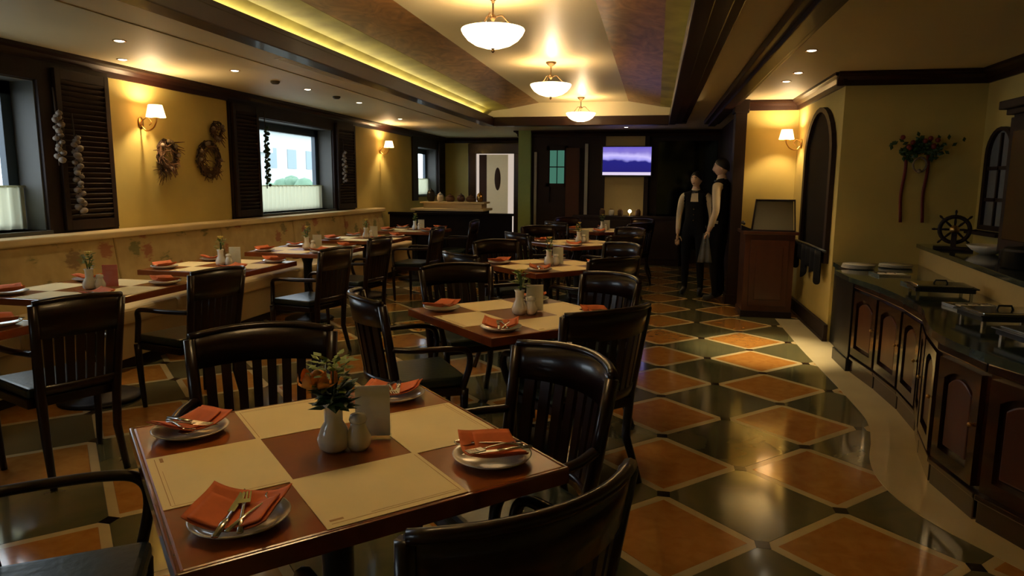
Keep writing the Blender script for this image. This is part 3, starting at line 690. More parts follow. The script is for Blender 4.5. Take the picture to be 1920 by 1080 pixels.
for (x, y) in sp[:6]: spot(x, y, SPOT_W)
spot(1.02, 6.35, SPOT_W * 16, .66); spot(1.20, 7.3, SPOT_W * 1.5); spot(1.10, 5.69, SPOT_W * 1.2)
spot(*sp[9], SPOT_W * .5)
for nm, x, y, lb in (('smoke_detector', -3.78, 6.53, 'small dark smoke detector before the middle window'), ('smoke_detector', -3.72, 7.78, 'small dark smoke detector above the middle window')):
    t = thing(nm, lb, 'detector', (x, y, CZ)); b = MB(); b.lathe([(.045, -.0005), (.045, -.015), (.03, -.03), (0, -.032)], 18); b.build('housing', 'reveal', t)
t = thing('air_vent', 'long pale slot air vent in the left ceiling beside the dark trim', 'vent', (-3.04, 6.1, CZ)); b = MB(); b.box(-.055, .055, -.75, .75, -.006, 0); b.build('frame', 'card', t)
for k in range(4): b = MB(); b.box(-.04 + k * .022, -.030 + k * .022, -.72, .72, -.010, -.006); b.build('slat', 'card', t)
# hidden cove strips on the tray ledge
for s in (-1, 1):
    light('AREA', 'cove_strip', (c0 + s * 1.535, 4.3, 2.512), COVE_W if s < 0 else COVE_W * .2, (1, .84, .36), .03, (PI, s * -.9, 0), shape='RECTANGLE', size_y=13)

# ------------------------------------------------------------------ wall ornaments
def wreath(x, y, z, R, label, seed, twig=60, tail=True, s=1):
    rnd = random.Random(seed); t = thing('twig_wreath', label, 'wreath', (x, y, z), 0, 'dried twig wreaths on the left wall')
    b = MB()
    for i in range(twig):
        a = rnd.uniform(0, 2 * PI); r = R * rnd.uniform(.75, 1.15); L = rnd.uniform(.6, 1.3); p = []
        for k in range(5):
            q = a + L * k / 4; rr = r * (1 + .08 * math.sin(3 * q + i)); p.append((s * (.02 + .03 * rnd.random()), rr * math.cos(q), rr * math.sin(q)))
        b.tube(p, .006, 4)
    b.build('twigs', 'twig', t)['kind'] = 'stuff'
    b = MB()
    for i in range(int(twig * 1.2)):
        a = rnd.gauss(-2.2, 1.4); r = R * rnd.uniform(.55, 1.15); p = Vector((s * .05, r * math.cos(a), r * math.sin(a))); dv = Vector((s * rnd.uniform(0, .5), rnd.uniform(-1, 1), rnd.uniform(-1.3, .2))).normalized() * rnd.uniform(.04, .11); sd = dv.cross(Vector((1, 0, 0))).normalized() * .008
        b.add([p - sd, p + sd, p + dv + sd * .3, p + dv - sd * .3, p + Vector((.004, 0, 0)), p + dv + Vector((.004, 0, 0))], [(0, 1, 2, 3), (0, 4, 5, 3), (1, 2, 5, 4)])
    b.build('dried_leaves', 'dried', t)['kind'] = 'stuff'
    b = MB()
    for i in range(6): a = rnd.uniform(0, 6.28); b.ball((s * .06, R * math.cos(a), R * math.sin(a)), .022, 7, 5)
    b.build('seed_pods', 'garlic', t)['kind'] = 'stuff'
wreath(WX, 6.02, 1.70, .13, 'lower left twig wreath under the first sconce', 1, 90)
wreath(WX, 6.66, 1.68, .17, 'lower right twig wreath, largest of the three on the left wall', 2, 130)
wreath(WX, 6.82, 1.99, .09, 'small twig wreath above the largest one on the left wall', 3, 45)
# trailing bunch under the lower-left wreath
t = thing('dried_bunch', 'spiky dried grass bunch below the lower left wreath', 'dried bunch', (WX, 5.92, 1.56)); b = MB(); rnd = random.Random(5)
for i in range(60):
    a = rnd.uniform(0, 2 * PI); L = rnd.uniform(.06, .14); b.tube([(.02, 0, 0), (.05 + rnd.random() * .03, L * .5 * math.cos(a), L * .5 * math.sin(a)), (.04, L * math.cos(a), L * math.sin(a) - .02)], [.004, .003, .001], 4)
b.build('grass', 'twig', t)['kind'] = 'stuff'
def garland(x, y, z0, n, sz, label, m='garlic', seed=0, s=1):
    rnd = random.Random(seed); t = thing('garlic_braid', label, 'garland', (x, y, z0), 0, 'braids hanging by the windows')
    L = n * sz * .85; b = MB(); b.tube([(0, 0, .18), (.005, .004, 0), (0, 0, -L * .5), (.004, -.004, -L - .03)], .006, 6); b.build('cord', 'twig', t)
    p = None
    for i in range(n * 2):
        z = -(i + .5) * L / (n * 2); a = i * 2.4
        q = MB(); q.ball((0, 0, 0), sz * .45, 8, 6, sc=(1, 1, .8)); q.lathe([(sz * .12, sz * .3), (sz * .03, sz * .55)], 6)
        if p is None: p = q.build('bulb', m, t); o = p
        else: o = p.copy(); COL.objects.link(o)
        o.location = (.02 * s + .018 * math.cos(a), sz * .35 * math.sin(a), z); o.rotation_euler = (rnd.uniform(-.5, .5), rnd.uniform(-.5, .5), rnd.uniform(0, 6)); k = rnd.uniform(.75, 1.15); o.scale = (k, k, k)
garland(WX + .10, 4.68, 1.98, 7, .065, 'garlic braid hanging right of the nearest window', seed=1)
garland(WX + .10, 4.84, 1.80, 11, .065, 'second garlic braid hanging against the nearest louvred shutter', seed=4)
garland(WX + .10, 7.66, 2.10, 15, .055, 'dark chilli braid hanging at the near edge of the bright middle window', 'leaf', seed=2)
garland(WX + .10, 9.78, 1.90, 9, .06, 'pale garlic braid hanging on the far shutter of the middle window', seed=3)
# right wall swag with ribbons
t = thing('wall_swag', 'dark leafy swag with a pale horn ring and two red ribbons on the right wall', 'wall ornament', (2.27, 6.84, 1.75)); rnd = random.Random(9)
b = MB()
for i in range(170):
    px_ = rnd.gauss(0, .10); pz = .03 + rnd.gauss(0, .035) + .04 * math.cos(px_ * 30); p = Vector((px_, -.02 - rnd.random() * .05, pz)); dv = Vector((rnd.uniform(-1, 1), rnd.uniform(-.6, .1), rnd.uniform(-.8, 1))).normalized() * .055; sd = dv.cross(Vector((0, 1, 0))).normalized() * .016
    b.add([p, p + dv * .5 + sd, p + dv, p + dv * .5 - sd, p + dv * .5 + Vector((0, -.006, 0))], [(0, 1, 4), (1, 2, 4), (2, 3, 4), (3, 0, 4), (0, 3, 2, 1)])
b.build('leaves', 'leaf', t)['kind'] = 'stuff'
b = MB()
for i in range(9): b.ball((rnd.uniform(-.16, .16), -.08, .06 + rnd.uniform(-.03, .07)), .022, 7, 5)
b.build('berries', 'ribbon', t)['kind'] = 'stuff'
b = MB(); b.tube([(.0 + .055 * math.cos(a / 12 * 2 * PI), -.07, -.11 + .065 * math.sin(a / 12 * 2 * PI)) for a in range(13)], .009, 8); b.ball((-.005, -.08, -.165), .02); tag(b.build('horn_ring', 'garlic', t), 'pale curled ring')
for xx in (-.12, .06):
    b = MB(); b.grid(lambda u, v: Vector((xx + .028 * u + .008 * math.sin(v * 7), -.02 - .008 * math.sin(v * 9), .0 - .62 * v)), 2, 14, lambda u, v: Vector((0, .002, 0))); b.build('ribbon', 'ribbon', t)

# ------------------------------------------------------------------ buffet
front = [(1.56, 5.72), (1.60, 5.25), (1.61, 4.78), (1.58, 4.36), (1.47, 3.98), (1.39, 3.60), (1.43, 3.20), (1.58, 2.82), (1.74, 2.44), (1.86, 2.0), (1.88, 1.5), (1.88, .9)]
def back_x(y): return 2.03 + max(0, y - 4.27) * .1276
for i, ((x0, y0), (x1, y1)) in enumerate(zip(front, front[1:])):
    L = math.hypot(x1 - x0, y1 - y0); rz = math.atan2(y1 - y0, x1 - x0); q0 = ['far end', 'second', 'third', 'fourth', 'fifth', 'sixth', 'seventh', 'eighth', 'ninth', 'tenth', 'last'][i]
    t = thing('buffet_cabinet', 'carved dark wood buffet cabinet, %s %s' % (q0, 'one, next to the pier' if i == 0 else 'from the pier'), 'cabinet', (x0, y0, 0), rz, 'buffet cabinets')
    # local frame: x along the front, outward (aisle) = -y side... front runs towards the camera, aisle is at local -y
    inv = Matrix.Rotation(-rz, 4, 'Z') @ Matrix.Translation((-x0, -y0, 0))
    def loc(p): v = inv @ Vector((p[0], p[1], 0)); return (v.x, v.y)
    bx0, bx1 = back_x(y0) - .02, back_x(y1) - .02
    sg = 1 if loc((bx0, y0))[1] > 0 else -1
    b = MB(); b.prism([loc((x0, y0)), loc((x1, y1)), loc((bx1, y1)), loc((bx0, y0))], .10, .715); b.build('body', 'mahogany', t)
    b = MB(); b.box(.01, L - .01, sg * -.012, sg * .2, 0, .10); b.build('plinth', 'mahogany', t, bevel=.004)
    b = MB(); b.box(0, L, min(0, sg * -.022), max(0, sg * -.022), .10, .13); b.build('base_moulding', 'mahogany', t, bevel=.006); b = MB(); b.box(0, L, min(0, sg * -.026), max(0, sg * -.026), .67, .712); b.build('top_moulding', 'mahogany', t, bevel=.006)
    dw = L - .05; dx = .025
    db = MB(); s_ = .055; yo = sg * -.026
    db.box(dx, dx + s_, yo, 0, .15, .65); db.box(dx + dw - s_, dx + dw, yo, 0, .15, .65); db.box(dx + s_, dx + dw - s_, yo, 0, .15, .21)
    cx_ = dx + dw / 2; hw_ = dw / 2 - s_; N = 8
    for k in range(N):
        a0 = -1 + 2 * k / N; a1 = -1 + 2 * (k + 1) / N; db.prism([(cx_ + hw_ * a0, .65), (cx_ + hw_ * a0, .56 + .045 * (1 - a0 * a0)), (cx_ + hw_ * a1, .56 + .045 * (1 - a1 * a1)), (cx_ + hw_ * a1, .65)], min(yo, 0), max(yo, 0), axis='y')
    door = db.build('door', 'mahogany', t)
    pb = MB(); pts = [(cx_ - hw_ * .82, .235), (cx_ + hw_ * .82, .235)] + [(cx_ + hw_ * .82 * (1 - 2 * k / N), .535 + .045 * (1 - (1 - 2 * k / N) ** 2)) for k in range(N + 1)]
    pb.prism(pts, min(sg * -.018, 0), max(sg * -.018, 0), axis='y'); tag(pb.build('raised_panel', 'redwood', door, bevel=.008), 'redder raised panel')
    kb = MB(); kb.ball((dx + dw - .03, sg * -.038, .42), .011, 8, 6); kb.build('knob', 'brass', door)
# end pilaster block
t = thing('buffet_end_block', 'dark green panelled end block of the buffet against the yellow pier', 'cabinet', (1.53, 5.74, 0)); b = MB(); b.box(0, .56, 0, .42, .1, .715); b.box(-.01, .57, -.01, .42, 0, .1); b.box(.12, .56, .42, 1.08, 0, .715); b.build('body', 'black', t, bevel=.005)
b = MB(); b.box(.0, .11, -.012, 0, .12, .70); b.build('pilaster', 'black', t)
t = thing('buffet_worktop', 'curved dark green marble worktop of the buffet', 'worktop', (0, 0, .72)); 
fr = [(1.50, 6.84), (1.49, 5.70)] + [(x - .035, y) for x, y in front[1:]]
fr = [tuple(p) for p in [(1.635, 6.83), (1.62, 6.22), (1.50, 6.18), (1.495, 5.72)] + [(v.x, v.y) for v in bez([(x - .035, y, 0) for x, y in front[1:]], 4)]]
b = MB()
for (xa, ya), (xb, yb) in zip(fr, fr[1:]):
    if abs(ya - yb) < 1e-4: continue
    b.add([(xa, ya, -.005), (xb, yb, -.005), (back_x(yb), yb, -.005), (back_x(ya), ya, -.005), (xa, ya, .033), (xb, yb, .033), (back_x(yb), yb, .033), (back_x(ya), ya, .033)], [(0, 1, 2, 3), (7, 6, 5, 4), (0, 4, 5, 1), (2, 6, 7, 3)])
b.build('slab', 'marble_green', t)
# backsplash and upper shelf
b = MB(); b.prism([(back_x(6.92), 6.92), (back_x(4.27), 4.27), (2.03, .9), (2.77, .9), (2.77, 6.92)], 0, .905); struct(b.build('wall_backsplash', 'backbeige'))
b = MB(); b.prism([(back_x(6.92) - .03, 6.92), (back_x(4.27) - .03, 4.27), (2.00, .9), (2.775, .9), (2.775, 6.92)], .905, .94); tag(b.build('upper_shelf', 'marble_green', bevel=.004), 'dark marble upper shelf behind the buffet worktop', 'shelf')

# ship's wheel on the shelf
t = thing('ship_wheel', 'dark wooden ship wheel standing on the upper buffet shelf', 'ship wheel', (2.40, 6.25, .94), -.35)
b = MB(); b.box(-.14, .14, -.06, .06, 0, .025); b.box(-.02, .02, -.05, -.02, .02, .14); b.build('stand', 'darkwood', t, bevel=.004)
b = MB(); R = .105; zc = .165
b.tube([(R * math.cos(a / 24 * 2 * PI), 0, zc + R * math.sin(a / 24 * 2 * PI)) for a in range(25)], .016, 8); b.build('rim', 'darkwood', t)
b = MB(); b.M = Matrix.Translation((0, 0, zc)) @ Matrix.Rotation(PI / 2, 4, 'X'); b.lathe([(.034, -.018), (.036, 0), (.034, .018)], 16); b.build('hub', 'brass', t)
for k in range(8):
    a = k * PI / 4; c, s = math.cos(a), math.sin(a); b = MB(); b.tube([(r * c, 0, zc + r * s) for r in (.03, .06, .09, .115, .125, .145, .16)], [.007, .010, .007, .008, .006, .010, .005], 7); b.build('spoke', 'darkwood', t)

# things on the worktop
WZ = .753
def platter(x, y, rz, label, sx=.17, sy=.12):
    t = thing('serving_tray', label, 'tray', (x, y, WZ), rz, 'serving trays on the buffet'); b = MB(); b.box(-sx, sx, -sy, sy, 0, .006); 
    for a in ((-sx, -sx + .012, -sy, sy), (sx - .012, sx, -sy, sy), (-sx + .012, sx - .012, -sy, -sy + .012), (-sx + .012, sx - .012, sy - .012, sy)): b.box(*a, .006, .018)
    b.build('tray_body', 'steel', t, bevel=.002)
    b = MB()
    for k in range(3): b.box(-sx * .6 + k * .07, -sx * .6 + k * .07 + .05, -sy * .5, sy * .5, .007, .014)
    b.build('folded_cloths', 'whiteware', t, bevel=.002)
platter(1.84, 5.92, .1, 'low tray of cream cloths behind the far end of the buffet', .12, .1); platter(1.90, 5.38, .05, 'bright tray second from the far end of the buffet', .12, .09)
platter(1.84, 4.42, .1, 'tray in the middle of the buffet worktop', .13, .1)
t = thing('plate_stack', 'low stack of cream plates at the far end of the buffet', 'plates', (1.72, 6.35, WZ)); 
for k in range(4): b = MB(); b.lathe([(.07, 0), (.13, .008), (.132, .011), (0, .006)], 24); o = b.build('plate', 'whiteware', t); o.location = (.003 * k, -.002 * k, k * .0095)
t = thing('plate_stack', 'second low stack of cream plates nearer the wall corner of the buffet', 'plates', (2.06, 6.5, WZ))
for k in range(3): b = MB(); b.lathe([(.07, 0), (.13, .008), (.132, .011), (0, .006)], 24); o = b.build('plate', 'whiteware', t); o.location = (.003 * k, .002 * k, k * .0095)
def chafing(x, y, rz, label):
    t = thing('chafing_dish', label, 'chafing dish', (x, y, WZ), rz, 'low black chafing dishes on the buffet')
    b = MB(); b.box(-.17, .17, -.12, .12, .03, .06); b.box(-.185, .185, -.135, .135, .055, .064); b.build('pan', 'black', t, bevel=.005)
    b = MB(); 
    for sx in (-1, 1):
        for sy in (-1, 1): b.box(sx * .15 - .008, sx * .15 + .008, sy * .1 - .008, sy * .1 + .008, 0, .035)
    b.build('feet', 'steel', t); b = MB(); b.box(-.16, .16, -.11, .11, .062, .075); b.build('lid', 'steel', t, bevel=.01, seg=3); b = MB(); b.tube([(-.04, 0, .075), (-.03, 0, .095), (.03, 0, .095), (.04, 0, .075)], .006, 6); b.build('handle', 'black', t)
chafing(1.84, 4.92, -.1, 'low black chafing dish beyond the middle of the buffet'); chafing(1.78, 3.93, .1, 'low black chafing dish at the bulge of the buffet'); chafing(1.74, 3.40, .15, 'nearest low black chafing dish at the right edge')
# on the shelf
t = thing('serving_bowl', 'broad pale bowl on the upper shelf under the arched window', 'bowl', (2.52, 5.92, .94)); b = MB(); b.lathe([(.05, 0), (.11, .03), (.15, .07), (.146, .07), (.1, .035), (0, .012)], 28); b.build('bowl_body', 'whiteware', t)
for k, (x, y) in enumerate([(2.30, 4.9), (2.25, 4.3)]):
    t = thing('stock_pot', 'dark lidded pot on the upper shelf, %s' % ('near the pale bowl' if k == 0 else 'at the right edge'), 'pot', (x, y, .94)); b = MB(); b.lathe([(.12, 0), (.13, .01), (.13, .11), (.135, .115)], 26); b.build('pot_body', 'iron', t); b = MB(); b.lathe([(.135, .115), (.10, .135), (.02, .145), (.018, .16), (0, .165)], 26); b.build('lid', 'iron', t)
    b = MB()
    for s in (-1, 1): b.tube([(0, s * .125, .09), (0, s * .16, .09), (.04, s * .16, .09), (.04, s * .122, .09)], .006, 6)
    b.build('handle', 'iron', t)
# arched window and tall dark dresser on the right wall
t = struct(bpy.data.objects.new('window_4', None)); COL.objects.link(t); t.location = (2.78, 6.45, 1.09)
hh, hs = .30, .63
pts = [(-hh * .8, 0), (hh * .8, 0)] + [(hh * .8 * math.cos(PI * k / 12), hs + .22 * math.sin(PI * k / 12)) for k in range(13)]
b = MB(); b.prism([(y * .93, z * .98 + .01) for y, z in pts], -.012, -.004, axis='x'); b.build('pane', 'greycloth', t)
inn = [(y * .80, .04 + z * .92) for y, z in pts]; b = MB()
for i in range(len(pts)): j = (i + 1) % len(pts); b.prism([pts[i], pts[j], inn[j], inn[i]], -.04, -.001, axis='x')
b.box(-.03, -.008, -.012, .012, .03, .8); b.box(-.03, -.008, -.22, .22, .24, .27); b.box(-.03, -.008, -.22, .22, .50, .53); b.build('window_frame', 'darkwood', t)
b = MB(); b.box(-.12, 0, -.29, .29, -.04, -.01); b.build('window_sill', 'darkwood', t, bevel=.004)
t = thing('tall_dresser', 'tall dark wooden dresser on the upper shelf at the right edge', 'cabinet', (2.60, 5.18, .94), 0)
b = MB(); b.box(-.12, .17, -.55, .48, 0, 1.06); b.build('carcass', 'darkwood', t, bevel=.005); b = MB(); b.box(-.20, .17, -.60, .54, 1.06, 1.12); b.box(-.16, .17, -.58, .51, 1.02, 1.06); b.build('cornice', 'darkwood', t, bevel=.008)
for k in range(2):
    y0 = -.53 + k * .5; b = MB(); b.box(-.145, -.12, y0, y0 + .49, .05, 1.0); dd = b.build('door', 'darkwood', t, bevel=.004); b = MB(); b.box(-.155, -.144, y0 + .07, y0 + .42, .14, .9); b.build('raised_panel', 'mahogany', dd, bevel=.006); b = MB(); b.ball((-.165, y0 + (.05 if k else .45), .5), .012); b.build('knob', 'brass', dd)

# ------------------------------------------------------------------ podium
t = thing('host_podium', 'reddish wooden host podium in front of the nook wall', 'podium', (1.235, 8.12, 0))
b = MB(); b.box(-.25, .27, -.17, .30, .05, .92); b.build('body', 'redwood', t, bevel=.006); b = MB(); b.box(-.26, .28, -.18, .31, 0, .07); b.build('plinth', 'darkwood', t, bevel=.004)
b = MB(); b.box(-.28, .30, -.21, .33, .92, .955); b.build('top', 'redwood', t, bevel=.006)
b = MB(); b.box(-.19, .21, -.185, -.17, .13, .86); dd = b.build('door', 'redwood', t, bevel=.005); b = MB(); b.box(-.13, .15, -.193, -.184, .2, .79); b.build('raised_panel', 'redwood', dd, bevel=.005)
t = thing('reservation_board', 'olive slanted board box on the podium', 'board', (1.28, 8.1, .955), -.03)
b = MB(); b.add([(-.21, -.12, 0), (.21, -.12, 0), (.21, .12, 0), (-.21, .12, 0), (-.17, .02, .33), (.21, .02, .33), (.21, .10, .33), (-.17, .10, .33)], [(0, 3, 2, 1), (4, 5, 6, 7), (0, 1, 5, 4), (1, 2, 6, 5), (2, 3, 7, 6), (3, 0, 4, 7)]); b.build('box', 'oliveboard', t, bevel=.004)
b = MB(); b.tube([(-.225, -.13, .006), (-.18, .015, .335), (.222, .015, .335), (.222, -.13, .006), (-.225, -.13, .006)], .012, 6); b.build('frame', 'darkwood', t)
t = thing('desk_phone', 'black telephone at the left of the podium top', 'telephone', (1.0, 8.08, .955)); b = MB(); b.prism([(-.05, 0), (.05, 0), (.05, .02), (-.05, .06)], -.05, .05, axis='y'); b.build('body', 'black', t, bevel=.004); b = MB(); b.tube(bez([(-.03, -.09, .075), (-.03, -.05, .09), (-.03, .05, .09), (-.03, .09, .075)], 4), .014, 7); b.build('handset', 'black', t)

# ------------------------------------------------------------------ back of the room
# doorway in the left back wall with an open pale door
t = bpy.data.objects.new('door_1', None); COL.objects.link(t); struct(t); t.location = (-3.5, 15.2, 0)
b = MB(); b.box(-.62, -.44, -.07, 0, 0, 2.12); b.box(.42, .62, -.07, 0, 0, 2.12); b.box(-.62, .62, -.08, 0, 2.10, 2.32); b.build('door_frame', 'mahogany', t, bevel=.006)
b = MB(); b.box(-.44, .42, -.012, -.004, 0, 2.10); tag(b.build('opening_glow', 'doorway_glow', t), 'glowing sheet in place of the bright opening behind the door')  # emissive sheet on the solid wall imitates light from beyond the door
b = MB(); b.box(-.20, .28, -.05, -.013, 0, 2.08); b.build('door_leaf', 'doorpale_glow', t, bevel=.004)
b = MB(); b.ball((.05, -.055, 1.55), .07, 14, 8, sc=(1, .12, 3.6)); b.build('oval_inlay', 'brownfabric', t)
b = MB(); b.box(-.37, -.205, -.055, -.013, 0, 2.08); b.build('side_panel', 'brownfabric', t)
# glazed screen along the back wall
def panel(name, x0, x1, z0, z1, m, label, cat, th=.03, y=13.3, dy=0):
    b = MB(); b.box((x0 - x1) / 2, (x1 - x0) / 2, -th, 0, 0, z1 - z0); o = b.build(name, m, bevel=.004); o.location = ((x0 + x1) / 2, y - dy, z0); return tag(o, label, cat)
t = thing('window_reflection', 'glowing green pane imitating a window reflection on the dark back wall left of the television', 'window', (-1.86, 13.3, 1.10))  # framed emissive pane stands in for a window mirrored in dark glass
b = MB(); b.box(-.14, .14, -.02, -.004, .36, .98); b.build('pane', 'green_reflection', t)
b = MB(); b.box(-.20, -.14, -.05, 0, 0, 1.06); b.box(.14, .20, -.05, 0, 0, 1.06); b.box(-.2, .2, -.05, 0, .98, 1.06); b.box(-.2, .2, -.05, 0, .30, .36); b.box(-.008, .008, -.035, -.02, .36, .98); b.box(-.14, .14, -.035, -.02, .66, .68); b.build('frame', 'darkwood', t)
panel('dark_mirror', .02, 1.08, .25, 2.25, 'darkpanel', 'tall dark glass panel right of the television behind the waiters', 'mirror', .015)
b = MB(); 
panel('pillar', -1.68, -1.42, .0, 2.12, 'brownfabric', 'brown pillar between the green reflection pane and the pale pole', 'pillar', .12)
panel('pole', -1.33, -1.27, .0, 2.2, 'pole', 'thin pale pole left of the television', 'pole', .06)
panel('pole', -2.30, -2.25, .0, 2.05, 'pole', 'thin pale pole at the corner beside the green-lit wall', 'pole', .05)
t = thing('chimney_pier', 'beige pier with dark side boards below the television', 'pier', (-.58, 13.3, 0)); b = MB(); b.box(-.36, .36, -.14, 0, 0, 2.33); b.build('pier_body', 'backbeige', t)
for s in (-1, 1): b = MB(); b.box(s * .40 - .04, s * .40 + .04, -.15, 0, 0, 2.33); b.build('side_board', 'darkwood', t)
t = thing('television', 'wall television showing a lavender sky over a dark ridge', 'television', (-.54, 13.10, 1.87)); b = MB(); b.box(-.46, .46, -.03, .0, -.28, .28); b.build('case', 'black', t, bevel=.006)
b = MB(); b.box(-.44, .44, -.034, -.030, -.195, .26); b.build('screen', 'tvpicture', t); b = MB(); b.box(-.44, .44, -.034, -.030, -.25, -.196); tag(b.build('ticker', 'tickerstrip', t), 'pale strip along the bottom of the picture'); b = MB(); b.box(-.08, .08, 0, .04, -.1, .1); b.build('bracket', 'iron', t)
light('AREA', 'tv_glow', (-.54, 13.07, 1.87), 0.7, (.45, .4, 1), .8, (PI / 2, 0, PI), shape='RECTANGLE', size_y=.4)
# service console under the tv
t = thing('back_console', 'dark low console against the back wall below the television', 'console', (-.5, 12.9, 0)); b = MB(); b.box(-.95, .95, -.2, .2, 0, .84); b.box(-.98, .98, -.22, .2, .84, .88); b.build('body', 'darkwood', t, bevel=.005)
for k in range(3): b = MB(); b.box(-.93 + k * .63, -.93 + k * .63 + .60, -.215, -.2, .12, .8); b.build('door', 'darkwood', t, bevel=.005)
rnd = random.Random(6)
for k, xx in enumerate((-.95, -.78, -.62, -.45, -.30)):
    if k == 3:
        t = thing('table_lamp', 'small lit lamp on the back console', 'lamp', (xx, 12.88, .88)); b = MB(); b.lathe([(.04, 0), (.04, .01), (.01, .02), (.01, .06)], 12); b.build('base', 'brass', t); b = MB(); b.ball((0, 0, .085), .032, 10, 8); b.build('globe', 'lampdisc', t)
    else:
        t = thing('jar', ['pale jar at the left end of the back console', 'second jar on the back console', 'jar left of the small lamp on the back console', '', 'jar right of the small lamp on the back console'][k], 'jar', (xx, 12.88, .88)); b = MB(); b.lathe([(.04, 0), (.05, .02), (.05, .09), (.03, .11)], 14); b.build('body', 'whiteware' if k % 2 else 'dried', t); b = MB(); b.lathe([(.032, .11), (.034, .125), (0, .13)], 12); b.build('lid', 'brass', t)
# buffet island back left
t = thing('service_island', 'dark service island with a beige stone top in the far left corner', 'counter', (-3.42, 11.65, 0))
b = MB(); b.box(-.62, .55, -.3, .3, 0, .98); b.build('body', 'darkwood', t, bevel=.006); b = MB(); b.box(-.68, .60, -.36, .34, .98, 1.02); b.build('top', 'bench_cream', t, bevel=.008); b = MB(); b.box(-.55, .50, -.05, .30, 1.02, 1.10); b.box(-.60, .56, -.10, .32, 1.10, 1.13); b.build('raised_tier', 'bench_cream', t, bevel=.006)
for k, (dx, r, h, m) in enumerate([(-.45, .07, .18, 'iron'), (-.28, .06, .12, 'whiteware'), (-.10, .08, .09, 'dried'), (.10, .07, .10, 'redwood'), (.28, .09, .08, 'dried'), (.44, .06, .13, 'brass')]):
    t = thing('serving_pot', ['black urn at the left end of the service island', 'white pot second on the service island', 'tan bowl third on the service island', 'reddish pot fourth on the service island', 'wide tan bowl fifth on the service island', 'brass pot at the right end of the service island'][k], 'pot', (-3.42 + dx, 11.72, 1.13)); b = MB(); b.lathe([(r * .7, 0), (r, h * .3), (r, h * .7), (r * .8, h)], 18); b.build('body', m, t); b = MB(); b.lathe([(r * .85, h), (r * .5, h + .02), (.012, h + .03), (.012, h + .045), (0, h + .05)], 16); b.build('lid', m, t)
b = MB(); b.box(-4.42, -2.3, 11.14, 11.2, .0, .92); b.box(-4.44, -2.28, 11.12, 11.22, .92, .96); o = b.build('low_partition', 'matteblack', bevel=.004); tag(o, 'low dark partition between the bench row and the service island', 'partition')

